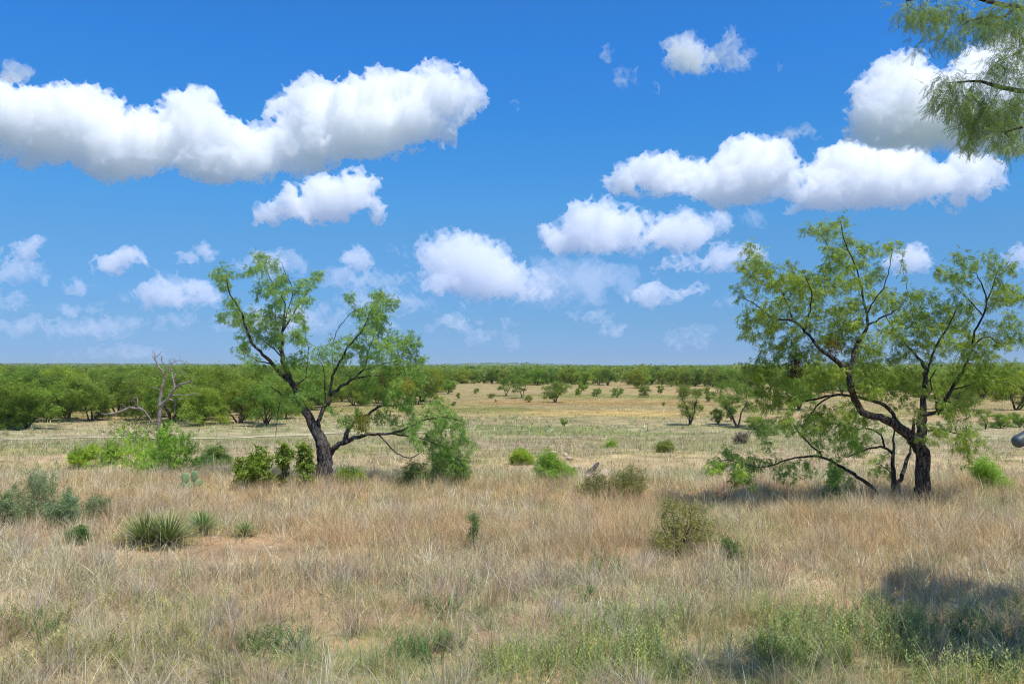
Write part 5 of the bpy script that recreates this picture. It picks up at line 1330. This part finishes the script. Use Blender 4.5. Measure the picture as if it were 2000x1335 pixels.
def stone(px, py, s, label, seed, group='limestone blocks in the heap by the charred log'):
    rng = np.random.default_rng(seed); import bmesh
    bm = bmesh.new(); bmesh.ops.create_icosphere(bm, subdivisions=3, radius=1)
    sx, sy, sz = rng.uniform(.8, 1.4), rng.uniform(.7, 1.1), rng.uniform(.45, .7)
    P = np.array([v.co[:] for v in bm.verts])
    pl = rng.normal(0, 1, (9, 3)); pl /= np.linalg.norm(pl, axis=1)[:, None]; off = rng.uniform(.6, .85, 9)
    for a, o in zip(pl, off):
        d = P @ a; k = d > o; P[k] -= np.outer(d[k] - o, a)
    P *= (1 + .12 * (fbm(P[:, 0] * 2, P[:, 1] * 2, P[:, 2] * 2, seed=seed) - .5))[:, None]
    P *= np.array([sx, sy, sz]) * s
    F_ = np.array([[v.index for v in f.verts] for f in bm.faces]); bm.free()
    p = ground_at(px, py); o = link('stone', mesh('stone', P, F_, M_STONE, smooth=False), loc=(p[0], p[1], p[2] + s * sz * .45)); o.rotation_euler = (rng.normal(0, .2), rng.normal(0, .2), rng.uniform(0, 6))
    tag(o, label, 'stone', group)
_st = [(1118, 930, .17, 'broad tan stone left of the foot of the charred log'), (1140, 934, .10, 'small pale stone between two larger ones at the foot of the log'), (1156, 942, .16, 'tan stone directly below the charred log'),
       (1172, 930, .16, 'white stone right of the foot of the charred log'), (1126, 914, .11, 'orange tan stone behind the left side of the heap'), (1186, 934, .08, 'small white stone at the right end of the heap'),
       (1076, 886, .13, 'pinkish stone on the slope behind the round bright bush'), (1104, 890, .10, 'small stone right of the pinkish one on the slope'), (1058, 898, .09, 'small pale stone above the round bright bush'), (1112, 898, .10, 'stone at the right end of the stones on the slope'),
       (1044, 884, .07, 'tiny pale stone, leftmost on the slope'), (1760, 1176, .07, 'small pale stone in the tree shade, left one'), (1862, 1188, .08, 'small pale stone in the tree shade, right one'), (965, 1012, .07, 'flat pale stone in the rust coloured grass right of centre'), (993, 1010, .06, 'flat pale stone right of another in the rust coloured grass'),
       (416, 1052, .05, 'small stone on the bare soil by the medium yucca'), (527, 1070, .035, 'tiny white stone on the bare soil, far end')]
for _i, (_px, _py, _s, _l) in enumerate(_st): stone(_px, _py, _s * (1.45 if _py < 960 else 1), _l, 60 + _i, 'scattered pale stones')
def log():
    p = ground_at(1146, 930); m = p[1] / F; t = Tree(4)
    a = np.array([0, 0, .02]); e = np.array([24 * m, .1, 26 * m])
    t.limb([a - [8 * m, 0, .05], a, e * .5 + [0, 0, .01], e], [.07, .075, .055, .045], step=.06, wob=.006, root=True)
    t.limb([a + [3 * m, 0, 0], a + [14 * m, -.1, 4 * m], a + [30 * m, -.15, 6 * m]], [.04, .03, .015], step=.06); t.radii()
    v, q = t.tubes(rough=.2, seed=2); root = link('log', mesh('log', v, q, M_CHAR, smooth=True), loc=p); tag(root, 'dark weathered log sticking up out of the stone heap', 'log')
M_CHAR = bark_mat('weathered_dark_wood', (.05, .045, .045), (.24, .22, .22), None, 1.2)
log()

def pipe():
    """grey pipe with a domed end, carried by a post standing outside the view"""
    D = 3.0; a = at(1986, 863, D); b = at(2120, 790, D + .05); m = D / F; r = 12.5 * m
    mt, nt = newmat('painted_pipe'); p_ = nt.nodes.new('ShaderNodeBsdfPrincipled'); p_.inputs['Roughness'].default_value = .5; n_ = nt.nodes.new('ShaderNodeTexNoise'); n_.inputs['Scale'].default_value = 30; n_.inputs['Detail'].default_value = 5
    cr = nt.nodes.new('ShaderNodeValToRGB'); cr.color_ramp.elements[0].color = (.035, .05, .055, 1); cr.color_ramp.elements[1].color = (.07, .09, .095, 1); L(nt, n_, 0, cr, 'Fac'); L(nt, cr, 0, p_, 'Base Color'); o_ = nt.nodes.new('ShaderNodeOutputMaterial'); L(nt, p_, 0, o_, 'Surface')
    def rev(p0, p1, prof, name, parent, base):
        d = (p1 - p0) / np.linalg.norm(p1 - p0); u = np.cross(d, (0, 1, .1)); u /= np.linalg.norm(u); w = np.cross(d, u); th = np.arange(24) / 24 * 6.2832
        V = np.concatenate([p0 + d * s + (np.cos(th)[:, None] * u + np.sin(th)[:, None] * w) * rr for s, rr in prof]) - base
        k = len(prof); A_ = np.arange(k - 1)[:, None] * 24 + np.arange(24)[None]; B_ = np.arange(k - 1)[:, None] * 24 + (np.arange(24)[None] + 1) % 24
        link(name, mesh(name, V, np.stack([A_, B_, B_ + 24, A_ + 24], -1).reshape(-1, 4), mt, smooth=True), parent)
    foot = np.array([b[0] + .02, b[1], float(height(b[0], b[1]))]); root = empty('metal_pipe', foot); ln = np.linalg.norm(b - a)
    dome = [(r * (1 - math.cos(t)) * .8, r * math.sin(t) + 1e-4) for t in np.linspace(0, math.pi / 2, 8)]
    rev(a - (b - a) / ln * r * .6, b, dome + [(ln + r, r)], 'arm', root, foot)
    top = b + np.array([.02, 0, .12]); rev(foot - [0, 0, .1], top, [(0, r * 1.3), (np.linalg.norm(top - foot), r * 1.3), (np.linalg.norm(top - foot) + .12, r * 1.3), (np.linalg.norm(top - foot) + .14, r), (np.linalg.norm(top - foot) + .145, .001)], 'post', root, foot)
    tag(root, 'dark grey metal pipe with rounded end reaching in from the right edge', 'pipe')
pipe()
print('plants', round(time.time() - T0, 1))
# ------------------------------------------------------------------ mesquite beside the camera: crown hangs into the top right corner and shades the grass
def corner_tree():
    rng = np.random.default_rng(50); tr = Tree(50); D = 5.6; m = D / F
    base = np.array([6.9, 6.6, float(height(6.9, 6.6))])
    ZC = zoom(1720, 0, 280 / 1168.0); S = 280 / 1168.0
    def w(*a): return np.array(a, float)
    fork = w(6.6, 6.6, 1.9)
    tr.limb([base - [0, 0, .1], w(6.85, 6.6, .9), fork], [.17, .14, .12], root=True)
    tr.limb([fork, w(5.9, 6.5, 3.2), w(5.0, 6.3, 4.1), at(2150, 60, 6.0)], [.09, .075, .05, .03])
    tr.limb([fork, w(6.0, 7.2, 2.9), w(5.4, 7.6, 3.9), w(5.0, 7.8, 4.8)], [.09, .07, .05, .03])
    tr.limb([fork, w(7.2, 6.8, 3.1), w(7.8, 7.2, 4.3), w(8.0, 7.4, 5.2)], [.09, .07, .05, .03])
    tr.limb([w(5.9, 6.5, 3.2), w(4.9, 6.0, 3.9), at(2100, 190, 5.7)], [.06, .04, .022])
    tr.limb([at(2100, 190, 5.7), at(*ZC((1168, 742)), D), at(*ZC((1000, 720)), D), at(*ZC((900, 695)), D), at(*ZC((860, 670)), D), at(*ZC((780, 655)), D - .05), at(*ZC((700, 665)), D - .1), at(*ZC((560, 672)), D - .12)], [.02, .016, .014, .0125, .011, .008, .006, .004], step=.05, wob=.003)
    tr.limb([at(2100, 190, 5.7), at(2060, 235, 5.5), at(*ZC((1168, 1035)), 5.4), at(*ZC((1090, 1045)), 5.35), at(*ZC((1010, 1085)), 5.3)], [.014, .01, .008, .006, .004], step=.05, wob=.003)
    tr.limb([at(2150, 60, 6.0), at(*ZC((1100, 60)), 5.8), at(*ZC((900, 20)), 5.7), at(*ZC((700, -40)), 5.6), at(*ZC((400, -30)), 5.5), at(*ZC((210, 10)), 5.45)], [.03, .02, .014, .01, .007, .004], step=.06, wob=.005)
    tr.limb([at(*ZC((1100, 60)), 5.8), at(*ZC((1000, 150)), 5.7), at(*ZC((860, 130)), 5.6), at(*ZC((700, 180)), 5.55)], [.014, .01, .008, .005], step=.06, wob=.005)
    blobs = [(210,30,50),(330,60,60),(430,100,60),(500,130,55),(560,60,55),(270,120,50),(340,190,40),(700,150,80),(800,130,80),(900,100,80),(1000,80,80),(1100,50,80),(650,250,55),(560,310,50),(480,340,40),(780,250,70),(850,220,60),(950,170,60),(1100,180,70),(1130,280,60),(1000,270,60),(960,330,40),(1090,400,70),(1140,500,60),(950,560,40),(1060,560,80),(1130,650,60),(980,470,30),
             (480,680,50),(430,740,46),(390,840,36),(520,760,62),(560,600,42),(600,840,70),(680,800,70),(780,780,70),(700,950,80),(680,1080,50),(800,950,80),(900,850,75),(900,1000,75),(820,1090,50),(1000,950,75),(1100,900,75),(1050,1120,45),(1140,1180,36),(1120,1240,26),(960,1140,34),(740,1150,34),(380,330,20),(360,390,20)]
    att = []
    for x, y, r in blobs:
        px, py = ZC((x, y)); c = at(px, py, D + rng.normal(0, .14)); n = max(4, int(20 * (r / 60) ** 2)); v = rng.normal(0, 1, (n, 3)); v /= np.linalg.norm(v, axis=1)[:, None]
        att.append(c + v * r * S * m * rng.random((n, 1)) ** .4)
    n_in = len(tr.pos)
    for c, r, n in CROWN:
        n = int(n * .5); c = (c[0] - .6, c[1] - .2, c[2])
        v = rng.normal(0, 1, (n, 3)); v /= np.linalg.norm(v, axis=1)[:, None]; att.append(np.array(c) + v * r * rng.random((n, 1)) ** .4)
    tr.grow(np.concatenate(att), step=.06, infl=1.6, kill=.055, jit=.35, maxn=12000)
    tr.radii(tip=.0011, power=2.3)
    root = empty('mesquite_tree', base); v, q = tr.tubes(rough=.15, seed=4, flare=.4); link('trunk', mesh('trunk', v - base, q, M_BARK, smooth=True), root)
    fine = [t_mesquite(pinna=.075, leaflets=11, lw=.0036, ll=.015, npin=2, seed=s_, droop=.5) for s_ in range(5)]
    coarse = [t_mesquite(pinna=.09, leaflets=3, lw=.014, ll=.04, npin=2, seed=s_, droop=.5) for s_ in range(3)]
    pos, dirs = leaf_sites(tr, rmax=.0042, per=6, spread=.05, rng=rng, droop=.85)
    # image position tells which leaves can be seen closely
    px = 1000 + pos[:, 0] / pos[:, 1] * F; seen = px < 2060
    Vs = []; Qs = []; Cs = []; off = 0
    for mk, tp in ((seen, fine), (~seen, coarse)):
        p_, d_ = pos[mk], dirs[mk]
        V, Q, C = scatter(tp, p_, d_, rng.uniform(.8, 1.25, len(p_)), col_var(len(p_), (.22, .32, .11), rng, pos=p_, seed=8, yellow=.1), rng)
        Vs.append(V); Qs.append(Q + off); Cs.append(C); off += len(V)
    link('crown', mesh('crown', np.concatenate(Vs) - base, np.concatenate(Qs), M_LEAF, color=np.concatenate(Cs)), root)
    tag(root, 'overhanging mesquite branch with fine drooping leaves in the top right corner', 'tree')
    print('corner', len(tr.pos), len(pos), seen.sum(), off // 4, round(time.time() - T0, 1))
# crown masses outside the frame; their shade falls on the grass at lower right
CROWN = [((6.35, 8.6, 4.3), .4, 40), ((5.6, 7.0, 4.2), .55, 40), ((6.2, 7.4, 4.4), .6, 50), ((6.9, 7.2, 4.5), .6, 50), ((5.9, 6.4, 4.3), .5, 40), ((5.2, 6.6, 3.6), .4, 22), ((6.6, 6.6, 4.8), .6, 45), ((7.5, 7.2, 4.2), .6, 45), ((6.0, 8.2, 4.0), .5, 40), ((6.8, 8.2, 4.3), .55, 45), ((7.6, 8.0, 4.0), .6, 45), ((8.1, 6.6, 3.8), .6, 40), ((7.2, 5.8, 4.2), .6, 40)]
corner_tree()
# ------------------------------------------------------------------ thin air over the plain
def haze():
    x0, x1, y0, y1, z0, z1 = -4200, 4200, -20, 6000, -6, 34
    V = [(x, y, z) for z in (z0, z1) for y in (y0, y1) for x in (x0, x1)]
    Q = np.array([[0, 2, 3, 1], [4, 5, 7, 6], [0, 1, 5, 4], [2, 6, 7, 3], [0, 4, 6, 2], [1, 3, 7, 5]])
    m, nt = newmat('thin_air'); pv = nt.nodes.new('ShaderNodeVolumePrincipled')
    pv.inputs['Color'].default_value = (.72, .85, 1, 1); pv.inputs['Density'].default_value = HAZE; pv.inputs['Anisotropy'].default_value = .2
    o = nt.nodes.new('ShaderNodeOutputMaterial'); L(nt, pv, 0, o, 'Volume'); m.cycles.homogeneous_volume = True
    ob = link('haze', mesh('haze', V, Q, m)); tag(ob, kind='stuff')
HAZE = 0.00011
haze()
